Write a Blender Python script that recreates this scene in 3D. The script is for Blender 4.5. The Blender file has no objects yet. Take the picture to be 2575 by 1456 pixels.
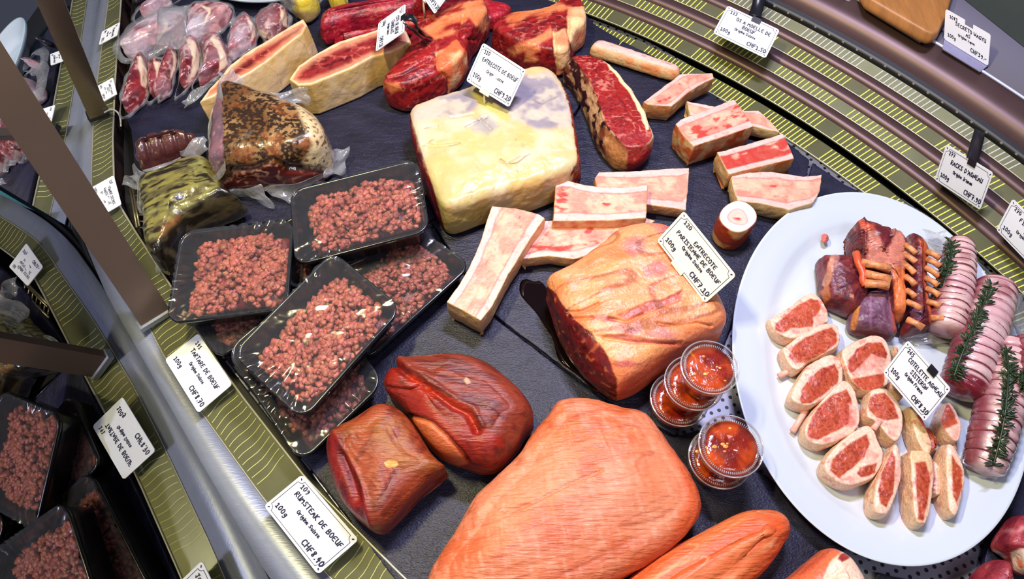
import bpy, math
import numpy as np
from mathutils import Vector, Matrix
R_ = np.random.RandomState
C = bpy.context.scene.collection
SC = bpy.context.scene

# ---------------------------------------------------------------- camera, light, exposure
W_, H_, F_ = 2575, 1456, 1839.0
TH = math.radians(30); CH = 0.73
cam_d = bpy.data.cameras.new('camera'); cam = bpy.data.objects.new('camera', cam_d); C.objects.link(cam)
cam.location = (0, 0, CH); cam.rotation_euler = (TH, 0, 0)
cam_d.sensor_width = 36; cam_d.lens = 36*F_/W_; cam_d.clip_start = 0.01
SC.camera = cam
SC.view_settings.view_transform = 'Standard'; SC.view_settings.look = 'None'
SC.view_settings.exposure = 0.0  # light comes from the case LEDs below; SC.view_settings.gamma = 1.0
SC.view_settings.use_curve_mapping = False
wd = bpy.data.worlds.new('shop'); SC.world = wd; wd.use_nodes = True
wd.node_tree.nodes['Background'].inputs[0].default_value = (0.55, 0.60, 0.80, 1)
wd.node_tree.nodes['Background'].inputs[1].default_value = 0.09

def lamp(name, loc, target, sx, sy, power, col, spread=180):
    l = bpy.data.lights.new(name, 'AREA'); l.shape = 'RECTANGLE'; l.size = sx; l.size_y = sy
    l.energy = power; l.color = col; l.spread = math.radians(spread)
    o = bpy.data.objects.new(name, l); C.objects.link(o); o.location = loc
    d = Vector(target)-Vector(loc); o.rotation_euler = d.to_track_quat('-Z', 'Y').to_euler()
    return o
# two LED spots of the case (cool pink from the back, yellow-green from the front) with the shop lamp and an added cyan fill
lamp('case_led_cool', (0.16, 0.66, 1.0), (0.05, 0.30, 0), 0.20, 0.035, 12.5, (0.75, 0.74, 1.0))
lamp('case_led_warm', (-0.28, 0.42, 1.0), (0.02, 0.35, 0), 0.16, 0.035, 9.5, (1.0, 0.88, 0.46))
lamp('cyan_fill_light', (-1.15, 1.05, .6), (-1.0, .95, -.07), .25, .25, 9.0, (0.25, 0.85, 1.0), 75)  # added lamp beyond the glass for the teal tint, source unseen
lamp('shop_lamp', (0.5, -0.5, 1.7), (0.1, 0.3, 0), 0.5, 0.5, 7.0, (0.86, 0.86, 1.0))

# ---------------------------------------------------------------- pixel <-> place helpers
ct, st_ = math.cos(TH), math.sin(TH)
def U(p, z):
    """point of the place seen at photo pixel p and standing at height z"""
    p = np.asarray(p, float); z = np.asarray(z, float)
    X = (p[..., 0]-W_/2)/F_; Y = (H_/2-p[..., 1])/F_
    D = np.stack([X, Y*ct+st_, Y*st_-ct], -1)
    t = (z-CH)/D[..., 2]
    return np.array([0, 0, CH])+D*t[..., None]
def PX(P):
    P = np.asarray(P, float); d = P-np.array([0, 0, CH])
    dep = d[..., 1]*st_-d[..., 2]*ct; up = d[..., 1]*ct+d[..., 2]*st_
    return np.stack([W_/2+F_*d[..., 0]/dep, H_/2-F_*up/dep], -1)
VIEW = dict(R1=(250,0,.2747),R2=(750,0,.309),R3=(280,180,.3571),R4=(400,380,.3571),R5=(0,0,.4122),R6=(0,550,.6219),
 R7=(1400,0,.3091),R8=(1900,0,.4121),S1=(1000,150,.309),S2=(1100,400,.3301),S3=(1300,520,.3641),S4=(560,620,.3984),
 S5=(780,860,.3571),S6=(1050,950,.3883),S7=(1850,480,.3571),S8=(1850,900,.3818),N1=(350,800,.4505),N2=(2200,550,.4808),
 N3=(1900,1180,.2621),N4=(1600,800,.3161),N5=(280,0,.2198),N6=(0,900,.3819),N7=(2050,530,.2541),N8=(1450,0,.2524),F=(0,0,1.))
def V(v, *pts):
    x0, y0, s = VIEW[v]
    return np.array([(x0+s*a, y0+s*b) for a, b in pts], float)
def lin(r, g, b):
    c = np.array([r, g, b], float)/255
    return np.where(c <= .04045, c/12.92, ((c+.055)/1.055)**2.4)

# ---------------------------------------------------------------- noise
def _h(i, j, k, s):
    n = (i*73856093) ^ (j*19349663) ^ (k*83492791) ^ (s*2654435761)
    n = (n ^ (n >> 13))*1274126177 & 0x7fffffff
    return ((n ^ (n >> 16)) & 0xffff)/65535.0
def vn(P, sc, seed=0):
    Q = np.asarray(P)*sc+1000.5; I = np.floor(Q).astype(np.int64); f = Q-I; f = f*f*(3-2*f)
    o = 0
    for a in (0, 1):
        for b in (0, 1):
            for c in (0, 1):
                w = (f[:, 0] if a else 1-f[:, 0])*(f[:, 1] if b else 1-f[:, 1])*(f[:, 2] if c else 1-f[:, 2])
                o = o+w*_h(I[:, 0]+a, I[:, 1]+b, I[:, 2]+c, seed)
    return o
def fbm(P, sc, seed=0, oc=3):
    s = 0; a = 1; t = 0
    for o in range(oc):
        s = s+a*vn(P, sc*2**o, seed+o*7); t += a; a *= .5
    return s/t
def ridge(P, sc, seed=0, oc=2):
    s = 0; a = 1; t = 0
    for o in range(oc):
        s = s+a*(1-np.abs(2*vn(P, sc*2**o, seed+o*5)-1)); t += a; a *= .55
    return s/t
def ss(a, b, x):
    t = np.clip((x-a)/(b-a), 0, 1); return t*t*(3-2*t)
def mix(a, b, f):
    a = np.asarray(a, float); b = np.asarray(b, float)
    f = np.asarray(f)[..., None]; return a*(1-f)+b*f
def stretch(P, ang, k):
    """coordinates squeezed along the direction ang (fibres run along ang)"""
    c, s = math.cos(ang), math.sin(ang)
    return np.stack([(P[:, 0]*c+P[:, 1]*s)*k, -P[:, 0]*s+P[:, 1]*c, P[:, 2]], 1)
def sdp(Q, poly):
    """signed distance (px) to polygon, negative inside"""
    poly = np.asarray(poly, float); n = len(poly); d = np.full(len(Q), 1e9); ins = np.zeros(len(Q), bool)
    for i in range(n):
        a = poly[i]; b = poly[(i+1) % n]; e = b-a; w = Q-a
        t = np.clip((w@e)/max(e@e, 1e-9), 0, 1); d = np.minimum(d, np.hypot(*(w-t[:, None]*e).T))
        c = (a[1] > Q[:, 1]) != (b[1] > Q[:, 1])
        with np.errstate(divide='ignore', invalid='ignore'):
            xi = a[0]+(Q[:, 1]-a[1])*(b[0]-a[0])/(b[1]-a[1] if b[1] != a[1] else 1e-9)
        ins ^= c & (Q[:, 0] < xi)
    return np.where(ins, -d, d)
def sdl(Q, line):
    line = np.asarray(line, float); d = np.full(len(Q), 1e9)
    for a, b in zip(line[:-1], line[1:]):
        e = b-a; w = Q-a; t = np.clip((w@e)/max(e@e, 1e-9), 0, 1)
        d = np.minimum(d, np.hypot(*(w-t[:, None]*e).T))
    return d

# ---------------------------------------------------------------- materials
MATS = {}
def mat(name, col=(.5, .5, .5), rough=.5, metal=0., spec=.5, coat=0., vc=False, bump=0., bscale=200., bstretch=(1, 1, 1),
        bdetail=3., aniso=0., vary=0., vscale=80., emit=None, trans=0., alpha=1., bump2=0., b2scale=40., sss=0., coatr=.1, tint=None):
    if name in MATS: return MATS[name]
    m = bpy.data.materials.new(name); m.use_nodes = True; MATS[name] = m
    nt = m.node_tree; N = nt.nodes; L = nt.links; b = N['Principled BSDF']
    b.inputs['Base Color'].default_value = (*col, 1); b.inputs['Roughness'].default_value = rough
    b.inputs['Metallic'].default_value = metal; b.inputs['Specular IOR Level'].default_value = spec
    b.inputs['Coat Weight'].default_value = coat; b.inputs['Coat Roughness'].default_value = coatr
    if tint: b.inputs['Specular Tint'].default_value = (*tint, 1)
    if sss: b.inputs['Subsurface Weight'].default_value = sss; b.inputs['Subsurface Radius'].default_value = (.004, .0015, .001); b.inputs['Subsurface Scale'].default_value = 1.
    if emit: b.inputs['Emission Color'].default_value = (*emit[:3], 1); b.inputs['Emission Strength'].default_value = emit[3]
    if trans: b.inputs['Transmission Weight'].default_value = trans
    if alpha < 1: b.inputs['Alpha'].default_value = alpha
    tc = N.new('ShaderNodeTexCoord'); src = None
    if vc:
        a = N.new('ShaderNodeAttribute'); a.attribute_name = 'Col'; src = a.outputs['Color']
    if vary:
        n = N.new('ShaderNodeTexNoise'); n.inputs['Scale'].default_value = vscale; n.inputs['Detail'].default_value = 4
        mp = N.new('ShaderNodeMapping'); mp.inputs['Scale'].default_value = bstretch
        L.new(tc.outputs['Object'], mp.inputs['Vector']); L.new(mp.outputs[0], n.inputs['Vector'])
        r = N.new('ShaderNodeMapRange'); r.inputs[3].default_value = 1-vary; r.inputs[4].default_value = 1+vary
        r.inputs[1].default_value = .25; r.inputs[2].default_value = .75
        L.new(n.outputs[0], r.inputs[0])
        v = N.new('ShaderNodeVectorMath'); v.operation = 'SCALE'
        if src is not None: L.new(src, v.inputs[0])
        else: v.inputs[0].default_value = col
        L.new(r.outputs[0], v.inputs['Scale']); src = v.outputs[0]
    if src is not None: L.new(src, b.inputs['Base Color'])
    prev = None
    for amt, sc_, det in ((bump, bscale, bdetail), (bump2, b2scale, 2.)):
        if not amt: continue
        n = N.new('ShaderNodeTexNoise'); n.inputs['Scale'].default_value = sc_; n.inputs['Detail'].default_value = det
        mp = N.new('ShaderNodeMapping'); mp.inputs['Scale'].default_value = bstretch
        L.new(tc.outputs['Object'], mp.inputs['Vector']); L.new(mp.outputs[0], n.inputs['Vector'])
        bp = N.new('ShaderNodeBump'); bp.inputs['Strength'].default_value = amt; bp.inputs['Distance'].default_value = .002
        L.new(n.outputs[0], bp.inputs['Height'])
        if prev: L.new(prev.outputs[0], bp.inputs['Normal'])
        prev = bp
    if prev:
        L.new(prev.outputs[0], b.inputs['Normal'])
        if coat: L.new(prev.outputs[0], b.inputs['Coat Normal'])
    return m
def film_mat(name, white=.12, gloss=.25, rough=.06, bscale=60., bstr=.6, stretch_=(1, 1, 1), tint=(1, 1, 1), dist=.004):
    if name in MATS: return MATS[name]
    m = bpy.data.materials.new(name); m.use_nodes = True; MATS[name] = m
    nt = m.node_tree; N = nt.nodes; L = nt.links; N.clear()
    out = N.new('ShaderNodeOutputMaterial'); tr = N.new('ShaderNodeBsdfTransparent'); tr.inputs[0].default_value = (*tint, 1)
    gl = N.new('ShaderNodeBsdfGlossy'); gl.inputs['Roughness'].default_value = rough
    df = N.new('ShaderNodeBsdfDiffuse'); df.inputs[0].default_value = (.8, .82, .9, 1)
    tc = N.new('ShaderNodeTexCoord'); mp = N.new('ShaderNodeMapping'); mp.inputs['Scale'].default_value = stretch_
    n = N.new('ShaderNodeTexNoise'); n.inputs['Scale'].default_value = bscale; n.inputs['Detail'].default_value = 2
    bp = N.new('ShaderNodeBump'); bp.inputs['Strength'].default_value = bstr; bp.inputs['Distance'].default_value = dist
    L.new(tc.outputs['Object'], mp.inputs[0]); L.new(mp.outputs[0], n.inputs['Vector']); L.new(n.outputs[0], bp.inputs['Height'])
    L.new(bp.outputs[0], gl.inputs['Normal']); L.new(bp.outputs[0], df.inputs['Normal'])
    lw = N.new('ShaderNodeFresnel'); lw.inputs['IOR'].default_value = 1.5; L.new(bp.outputs[0], lw.inputs['Normal'])
    ad = N.new('ShaderNodeMath'); ad.operation = 'ADD'; ad.use_clamp = True; ad.inputs[1].default_value = gloss*.4; L.new(lw.outputs[0], ad.inputs[0])
    mn = N.new('ShaderNodeMath'); mn.operation = 'MINIMUM'; mn.inputs[1].default_value = .34; L.new(ad.outputs[0], mn.inputs[0]); ad = mn
    m1 = N.new('ShaderNodeMixShader'); m1.inputs[0].default_value = white
    m2 = N.new('ShaderNodeMixShader')
    L.new(tr.outputs[0], m1.inputs[1]); L.new(df.outputs[0], m1.inputs[2])
    L.new(ad.outputs[0], m2.inputs[0]); L.new(m1.outputs[0], m2.inputs[1]); L.new(gl.outputs[0], m2.inputs[2])
    L.new(m2.outputs[0], out.inputs[0])
    return m

# ---------------------------------------------------------------- objects
def mesh_obj(name, verts, faces, m, parent=None, col=None, smooth=True, mats=None, fmat=None):
    me = bpy.data.meshes.new(name); verts = np.asarray(verts, float)
    org = np.zeros(3)
    if parent is None and len(verts):
        org = np.array([verts[:, 0].mean(), verts[:, 1].mean(), verts[:, 2].min()])
    elif parent is not None:
        org = np.array(world_loc(parent))
    me.from_pydata((verts-org).tolist(), [], faces if isinstance(faces, list) else faces.tolist())
    if mats:
        for q in mats: me.materials.append(q)
        if fmat is not None: me.polygons.foreach_set('material_index', np.asarray(fmat, np.int32))
    else: me.materials.append(m)
    if smooth: me.polygons.foreach_set('use_smooth', np.ones(len(me.polygons), bool))
    if col is not None:
        a = me.color_attributes.new('Col', 'FLOAT_COLOR', 'POINT')
        c4 = np.ones((len(verts), 4)); c4[:, :3] = np.clip(col, 0, 4); a.data.foreach_set('color', c4.ravel())
    me.update()
    o = bpy.data.objects.new(name, me); C.objects.link(o)
    if parent is not None: o.parent = parent
    else: o.location = org
    return o
def world_loc(o):
    p = np.zeros(3)
    while o is not None: p = p+np.array(o.location); o = o.parent
    return p
def tag(o, label=None, cat=None, group=None, kind=None):
    if label: o['label'] = label
    if cat: o['category'] = cat
    if group: o['group'] = group
    if kind: o['kind'] = kind
    return o
def empty(name, loc, label, cat, group=None):
    o = bpy.data.objects.new(name, None); C.objects.link(o); o.location = loc; o.empty_display_size = .01
    return tag(o, label, cat, group)

def chaikin(p, n=1, closed=True):
    for _ in range(n):
        if closed:
            q = np.roll(p, -1, 0); p = np.stack([p*.75+q*.25, p*.25+q*.75], 1).reshape(-1, 2)
        else:
            a, b = p[:-1], p[1:]; q = np.stack([a*.75+b*.25, a*.25+b*.75], 1).reshape(-1, p.shape[1]); p = np.vstack([p[:1], q, p[-1:]])
    return p
def resample(p, n, closed=True):
    q = np.vstack([p, p[:1]]) if closed else p
    L = np.r_[0, np.cumsum(np.linalg.norm(np.diff(q, axis=0), axis=1))]
    t = np.linspace(0, L[-1], n+1)[:-1] if closed else np.linspace(0, L[-1], n)
    return np.stack([np.interp(t, L, q[:, k]) for k in range(q.shape[1])], 1)

def body(name, out, z, zb=0., m=None, r=.006, crown=.003, bulge=.002, taper=0., lean=(0, 0), sm=2, sp=.0016, sil=False,
         paint=None, disp=None, parent=None, slope=(0, 0), jit=0., seed=1, spine=None, flat=False):
    """a solid grown from its outline as seen from above: side wall, rounded edge, crowned top"""
    p = np.asarray(out, float)
    if sm: p = chaikin(p, sm)
    c0 = U(p.mean(0), z)[:2]
    hgt = z-zb
    for _ in range(2):
        P0 = U(p, z)
        zz = z+(P0[:, 0]-c0[0])*slope[0]+(P0[:, 1]-c0[1])*slope[1]
        w = U(p, zz-r*.6)[:, :2]
    if sil:
        # footprint whose top and bottom outlines together fill the traced silhouette
        pd_ = resample(p, 500); lo = U(pd_, zb+min(.35*hgt, r))[:, :2]; hi_ = U(pd_, np.interp(np.linspace(0, 1, 500), np.linspace(0, 1, 2), [z-r*.6]*2))[:, :2]
        cc_ = (lo.mean(0)+hi_.mean(0))/2; th_ = np.linspace(-math.pi, math.pi, 720, endpoint=False); rr2 = []
        for q in (lo, hi_):
            X_ = q-cc_; an = np.arctan2(X_[:, 1], X_[:, 0]); ra_ = np.hypot(X_[:, 0], X_[:, 1]); o_ = np.argsort(an)
            rr2.append(np.interp(th_, an[o_], ra_[o_], period=2*math.pi))
        rm = np.minimum(*rr2); w = cc_+np.stack([np.cos(th_), np.sin(th_)], 1)*rm[:, None]
    per = np.linalg.norm(np.roll(w, -1, 0)-w, axis=1).sum(); n = int(np.clip(per/sp, 24, 700))
    w = resample(w, n)
    if sil:
        kk = max(1, int(.22*max(r, .004)/(per/n))); 
        for _ in range(3):
            w = sum(np.roll(w, q, 0) for q in range(-kk, kk+1))/(2*kk+1)
        w = resample(w, n)
    area = .5*np.sum(w[:, 0]*np.roll(w[:, 1], -1)-np.roll(w[:, 0], -1)*w[:, 1])
    if area < 0: w = w[::-1]
    if jit:
        rs = np.c_[w, np.zeros(n)]; t = np.roll(w, -1, 0)-np.roll(w, 1, 0); nr = np.stack([t[:, 1], -t[:, 0]], 1); nr /= np.linalg.norm(nr, axis=1)[:, None]+1e-9
        w = w+nr*((fbm(rs, 150, seed, 3)-.5)*2*jit)[:, None]
    c = w.mean(0); X = w-c; ev, evec = np.linalg.eigh(X.T@X/n); ax = evec[:, 1]
    la = np.abs(X@ax).max(); lb = np.abs(X@evec[:, 0]).max(); h = max(0, la-lb)*.95
    if spine is not None:
        s0, s1 = U(np.asarray(spine[0], float), z)[:2], U(np.asarray(spine[1], float), z)[:2]
    else: s0, s1 = c-ax*h, c+ax*h
    e = s1-s0; tt = np.clip(((w-s0)@e)/max(e@e, 1e-12), 0, 1); S = s0+tt[:, None]*e
    D = np.linalg.norm(S-w, axis=1)
    t_ = np.roll(w, -1, 0)-np.roll(w, 1, 0); nrm = np.stack([t_[:, 1], -t_[:, 0]], 1); nrm /= np.linalg.norm(nrm, axis=1)[:, None]+1e-9
    zt = z+(w[:, 0]-c0[0])*slope[0]+(w[:, 1]-c0[1])*slope[1]
    zt = np.maximum(zt, zb+r*1.2)
    rings = []; us = []
    ns = max(3, int((hgt-r)/sp)+1)
    for k in range(ns):
        f = k/ns
        off = bulge*math.sin(math.pi*min(1, f*1.0))-taper*(1-f)-(r*.5*(1-min(1, f*hgt/(r+1e-9)))**2 if not flat else 0)
        q = w+nrm*off+np.array(lean)*(1-f)
        rings.append(np.c_[q, zb+(zt-r-zb)*f]); us.append(0.)
    na = max(3, int(r*1.57/sp)+1)
    for k in range(na+1):
        a = k/na*math.pi/2; ins = np.minimum(r*(1-math.cos(a)), D*.98); f = (ins/D)[:, None]
        rings.append(np.c_[w+(S-w)*f, zt-r+r*math.sin(a)]); us.append(k/na*.2)
    base_in = np.minimum(r/D, .98); nt = max(3, int(D.mean()/sp))
    zc = z
    for k in range(1, nt+1):
        u = k/nt; f = (base_in+(1-base_in)*u)[:, None]; q = w+(S-w)*f
        ztq = z+(q[:, 0]-c0[0])*slope[0]+(q[:, 1]-c0[1])*slope[1]
        ztq = np.maximum(ztq, zb+r*1.2)
        rings.append(np.c_[q, ztq+crown*(1-(1-u)**2)]); us.append(.2+.8*u)
    P = np.vstack(rings); u = np.repeat(us, n); m_ = len(rings)
    i = np.arange(n); j = (i+1) % n
    fs = np.concatenate([np.stack([k*n+i, k*n+j, (k+1)*n+j, (k+1)*n+i], 1) for k in range(m_-1)])
    fl = fs.tolist(); fl.append(list(range(n-1, -1, -1)))
    NR = grid_normals(P, m_, n)
    if disp is not None:
        d = disp(P, PX(P), u, NR); keep = ss(-.2, .4, (P[:, 2]-zb)/max(hgt, 1e-6)+.1)
        P = P+NR*(d*keep)[:, None]
        P[:, 2] = np.maximum(P[:, 2], zb)
        NR = grid_normals(P, m_, n)
    col = None
    if paint is not None: col = paint(P, PX(P), u, NR)
    return mesh_obj(name, P, fl, m, parent, col)
def grid_normals(P, m_, n):
    G = P.reshape(m_, n, 3)
    a = np.roll(G, -1, 1)-np.roll(G, 1, 1); b = np.gradient(G, axis=0)
    N = np.cross(a, b); L = np.linalg.norm(N, axis=2, keepdims=True); N = N/np.maximum(L, 1e-12)
    N[L[..., 0] < 1e-12] = (0, 0, 1)
    return N.reshape(-1, 3)
def tube(name, pts, rad, m, parent=None, seg=8, closed=False, cap=True, col=None):
    v, f = tube_geo(pts, rad, seg, closed, cap); return mesh_obj(name, v, f, m, parent, col)
def tube_geo(pts, rad, seg=8, closed=False, cap=True, flat=1.):
    P = np.asarray(pts, float); n = len(P); rad = np.broadcast_to(np.asarray(rad, float), (n,))
    T = (np.roll(P, -1, 0)-np.roll(P, 1, 0)) if closed else np.gradient(P, axis=0)
    T /= np.linalg.norm(T, axis=1)[:, None]+1e-12
    ref = np.array([0, 0, 1.]); A = np.cross(T, ref); bad = np.linalg.norm(A, axis=1) < .1
    A[bad] = np.cross(T[bad], [1, 0, 0]); A /= np.linalg.norm(A, axis=1)[:, None]; B = np.cross(A, T)
    a = np.linspace(0, 2*math.pi, seg, endpoint=False)
    V_ = P[:, None]+rad[:, None, None]*(np.cos(a)[None, :, None]*A[:, None]+flat*np.sin(a)[None, :, None]*B[:, None])
    V_ = V_.reshape(-1, 3); f = []
    for k in range(n if closed else n-1):
        k2 = (k+1) % n
        for s in range(seg):
            s2 = (s+1) % seg; f.append([k*seg+s, k*seg+s2, k2*seg+s2, k2*seg+s])
    if cap and not closed: f.append(list(range(seg-1, -1, -1))); f.append([(n-1)*seg+s for s in range(seg)])
    return V_, f
class MB:
    def __init__(s): s.v = []; s.f = []; s.c = []; s.n = 0
    def add(s, v, f, c=None):
        v = np.asarray(v, float); s.v.append(v); s.f += [[i+s.n for i in q] for q in f]; s.n += len(v)
        if c is not None: s.c.append(np.broadcast_to(np.asarray(c, float), (len(v), 3)))
    def build(s, name, m, parent=None, smooth=True):
        return mesh_obj(name, np.vstack(s.v), s.f, m, parent, np.vstack(s.c) if s.c else None, smooth)
def box_geo(c, ex, ey, ez):
    """box from centre and three half-edge vectors"""
    c, ex, ey, ez = map(lambda q: np.asarray(q, float), (c, ex, ey, ez))
    v = [c+a*ex+b*ey+d*ez for d in (-1, 1) for b in (-1, 1) for a in (-1, 1)]
    return v, [[0, 2, 3, 1], [4, 5, 7, 6], [0, 1, 5, 4], [2, 6, 7, 3], [0, 4, 6, 2], [1, 3, 7, 5]]
def sheet_geo(rows, thick):
    """thick sheet from a grid of points rows[m][n][3]"""
    G = np.asarray(rows, float); m, n = G.shape[:2]; a = np.gradient(G, axis=0); b = np.gradient(G, axis=1)
    N = np.cross(a, b); N /= np.linalg.norm(N, axis=2, keepdims=True)+1e-12
    v = np.vstack([(G+N*thick/2).reshape(-1, 3), (G-N*thick/2).reshape(-1, 3)]); k = m*n; f = []
    for i in range(m-1):
        for j in range(n-1):
            q = [i*n+j, i*n+j+1, (i+1)*n+j+1, (i+1)*n+j]; f.append(q[::-1]); f.append([x+k for x in q])
    for j in range(n-1):
        f.append([j, j+1, j+1+k, j+k]); q = (m-1)*n+j; f.append([q+1, q, q+k, q+1+k])
    for i in range(m-1):
        q = i*n; f.append([q+n, q, q+k, q+n+k]); q = i*n+n-1; f.append([q, q+n, q+n+k, q+k])
    return v, f
def prism_geo(poly, z0, z1):
    n = len(poly); v = np.vstack([np.c_[poly, np.full(n, z0)], np.c_[poly, np.full(n, z1)]])
    f = [list(range(n-1, -1, -1)), list(range(n, 2*n))]+[[i, (i+1) % n, n+(i+1) % n, n+i] for i in range(n)]
    return v, f

# ---------------------------------------------------------------- handwriting
G_ = {  # strokes on a grid 4 wide, 6 high
'A':'0,0 1.8,6 3.6,0|.6,2 3,2.2','B':'.3,0 .3,6 2.6,5.8 3,4.6 2.4,3.4 .4,3.1 2.9,2.8 3.4,1.4 2.6,.2 .3,0','C':'3.4,5.2 2.4,6 1,5.6 .2,3.4 .6,1 1.8,0 3.4,.8',
'D':'.4,0 .4,6 2.4,5.4 3.5,3.4 2.8,1 .4,0','E':'3.2,6 .5,5.8 .3,0 3.2,.2|.4,3.1 2.6,3.2','F':'3.3,6 .5,5.8 .4,0|.5,3.2 2.6,3.3','G':'3.4,5.2 2,6 .6,4.6 .3,2.2 1.4,.1 3.2,.6 3.4,2.6 2,2.6',
'H':'.3,0 .4,6|3.3,0 3.4,6|.4,3 3.3,3.2','I':'1.8,0 1.9,6|1,6 2.8,6|1,0 2.8,0','J':'2.8,6 2.8,1.4 1.8,0 .6,.8','K':'.4,0 .4,6|3.3,6 .5,2.8 3.4,0','L':'.5,6 .4,.1 3.2,.2',
'M':'.1,0 .5,6 1.9,2.4 3.4,6 3.8,0','N':'.3,0 .4,6 3.2,0 3.4,6','O':'1.8,6 .5,5 .2,2.8 1,.4 2.4,0 3.5,1.8 3.3,4.6 1.8,6','P':'.4,0 .4,6 2.8,5.7 3.2,4.2 2.4,3 .5,2.8','Q':'1.8,6 .5,5 .2,2.8 1,.4 2.4,0 3.5,1.8 3.3,4.6 1.8,6|2.2,1.6 3.8,-.6',
'R':'.4,0 .4,6 2.8,5.7 3.1,4.3 2.3,3.1 .5,2.9 3.4,0','S':'3.2,5.2 2,6 .6,5.2 .8,3.8 2.8,2.4 3.1,1 1.8,0 .3,.8','T':'1.8,0 1.9,6|0,5.9 3.8,6','U':'.3,6 .4,1.6 1.4,0 2.8,.4 3.3,2 3.4,6|3.4,2 3.5,0','V':'0,6 1.8,0 3.6,6',
'W':'0,6 .9,0 1.9,4 2.9,0 3.9,6','X':'0,0 3.5,6|0,6 3.5,0','Y':'0,6 1.8,3 3.6,6|1.8,3 1.7,0','Z':'0,6 3.4,6 0,0 3.5,0',
'a':'2.8,3.6 1.2,3.9 .4,1.6 1.2,0 2.6,1.2 2.8,3.8 2.9,0','c':'2.8,3.4 1.4,4 .4,2 1.2,0 2.8,.6','d':'2.8,1.6 1.6,4 .4,1.8 1.4,0 2.8,1.4 2.8,6 3,0','e':'.5,2 2.8,2.4 2,4 .8,3.4 .4,1.4 1.6,0 2.9,.8','g':'2.8,3.6 1.2,3.9 .4,2 1.4,.6 2.8,2 2.8,3.9 2.7,-1.2 1.4,-2.2 .4,-1.4',
'i':'1.2,0 1.2,3.8|1.3,5.2 1.4,5.5','j':'1.6,3.8 1.6,-1.4 .4,-2','l':'1.2,0 1.2,6','n':'.4,0 .4,3.9|.4,2.6 1.6,4 2.7,3 2.8,0','o':'1.6,4 .4,2.2 1.2,0 2.8,1.2 2.8,3.2 1.6,4','p':'.4,-2 .4,4|.4,2.8 1.8,4 2.8,2.2 1.8,.2 .4,.8','r':'.4,0 .4,3.9|.4,2.4 1.4,3.9 2.6,3.8','s':'2.6,3.6 1.2,3.9 .8,2.8 2.4,1.4 1.6,0 .4,.4','u':'.4,3.9 .6,.6 1.8,0 2.7,1.6|2.7,3.9 2.8,0','m':'.2,0 .3,3.8|.3,2.6 1.2,4 1.8,2.8 1.8,0|1.8,2.8 2.8,4 3.4,2.8 3.4,0',
'0':'1.8,6 .5,4.8 .3,1.6 1.6,0 3,1.2 3.1,4.6 1.8,6','1':'.4,4.4 1.8,6 1.8,0|.6,0 3,0','2':'.4,4.8 1.6,6 3,4.9 2.6,3 .3,.1 3.3,.2','3':'.5,5.6 2.4,6 3,4.8 1.2,3.3 3,2.4 2.8,.6 .4,.2','4':'2,6 .4,2.6 3.2,2.8|2.6,4.2 2.2,0','5':'3.1,6 .9,5.9 .6,3.4 2.6,3.6 3.1,1.6 1.8,0 .4,.5',
'6':'2.8,6 .8,3.4 .4,1.4 1.6,0 3,1.2 2.6,2.8 .7,2.4','7':'.3,6 3.3,5.9 1.4,0|.9,3.1 2.8,3.3','8':'2.9,5.2 1.6,6 .6,4.8 2.8,1.6 1.8,0 .5,1.2 2.9,4.4 2.9,5.2','9':'2.9,4.6 1.6,6 .5,4.6 1.4,3.2 2.9,4.4 2.8,1.6 1.6,0',
'.':'.8,0 1.1,.3','-':'.4,2.6 2.8,2.7',"'":'1.6,6 1.2,4.6',' ':''}
ADV = {'.':2.0,"'":2.2,' ':3.0,'i':2.2,'l':2.2,'I':3.6,'M':5.2,'W':5.2,'m':4.6,'1':4.2}
def text_strokes(s, size, rs):
    x = 0; out = []; k = size/6.
    for ch in s:
        dy = rs.uniform(-.25, .25)
        for st in G_.get(ch, '').split('|'):
            if not st: continue
            pts = np.array([[float(a) for a in q.split(',')] for q in st.split()])
            if len(pts) > 2: pts = chaikin(pts, 1, False)
            out.append((pts+[x, dy])*k)
        x += ADV.get(ch, 4.6 if ch.isupper() or ch.isdigit() else 3.7)
    return out, x*k
INK = mat('black_ink', lin(22, 20, 60), .6)
CARD = mat('white_plastic_card', lin(236, 238, 244), .35, spec=.4)
CREAM = mat('cream_plastic_card', lin(226, 222, 206), .35, spec=.4)
BLACKP = mat('black_plastic', lin(26, 26, 34), .3, spec=.5)
WHITEP = mat('white_plastic', lin(225, 222, 200), .4)
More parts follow.
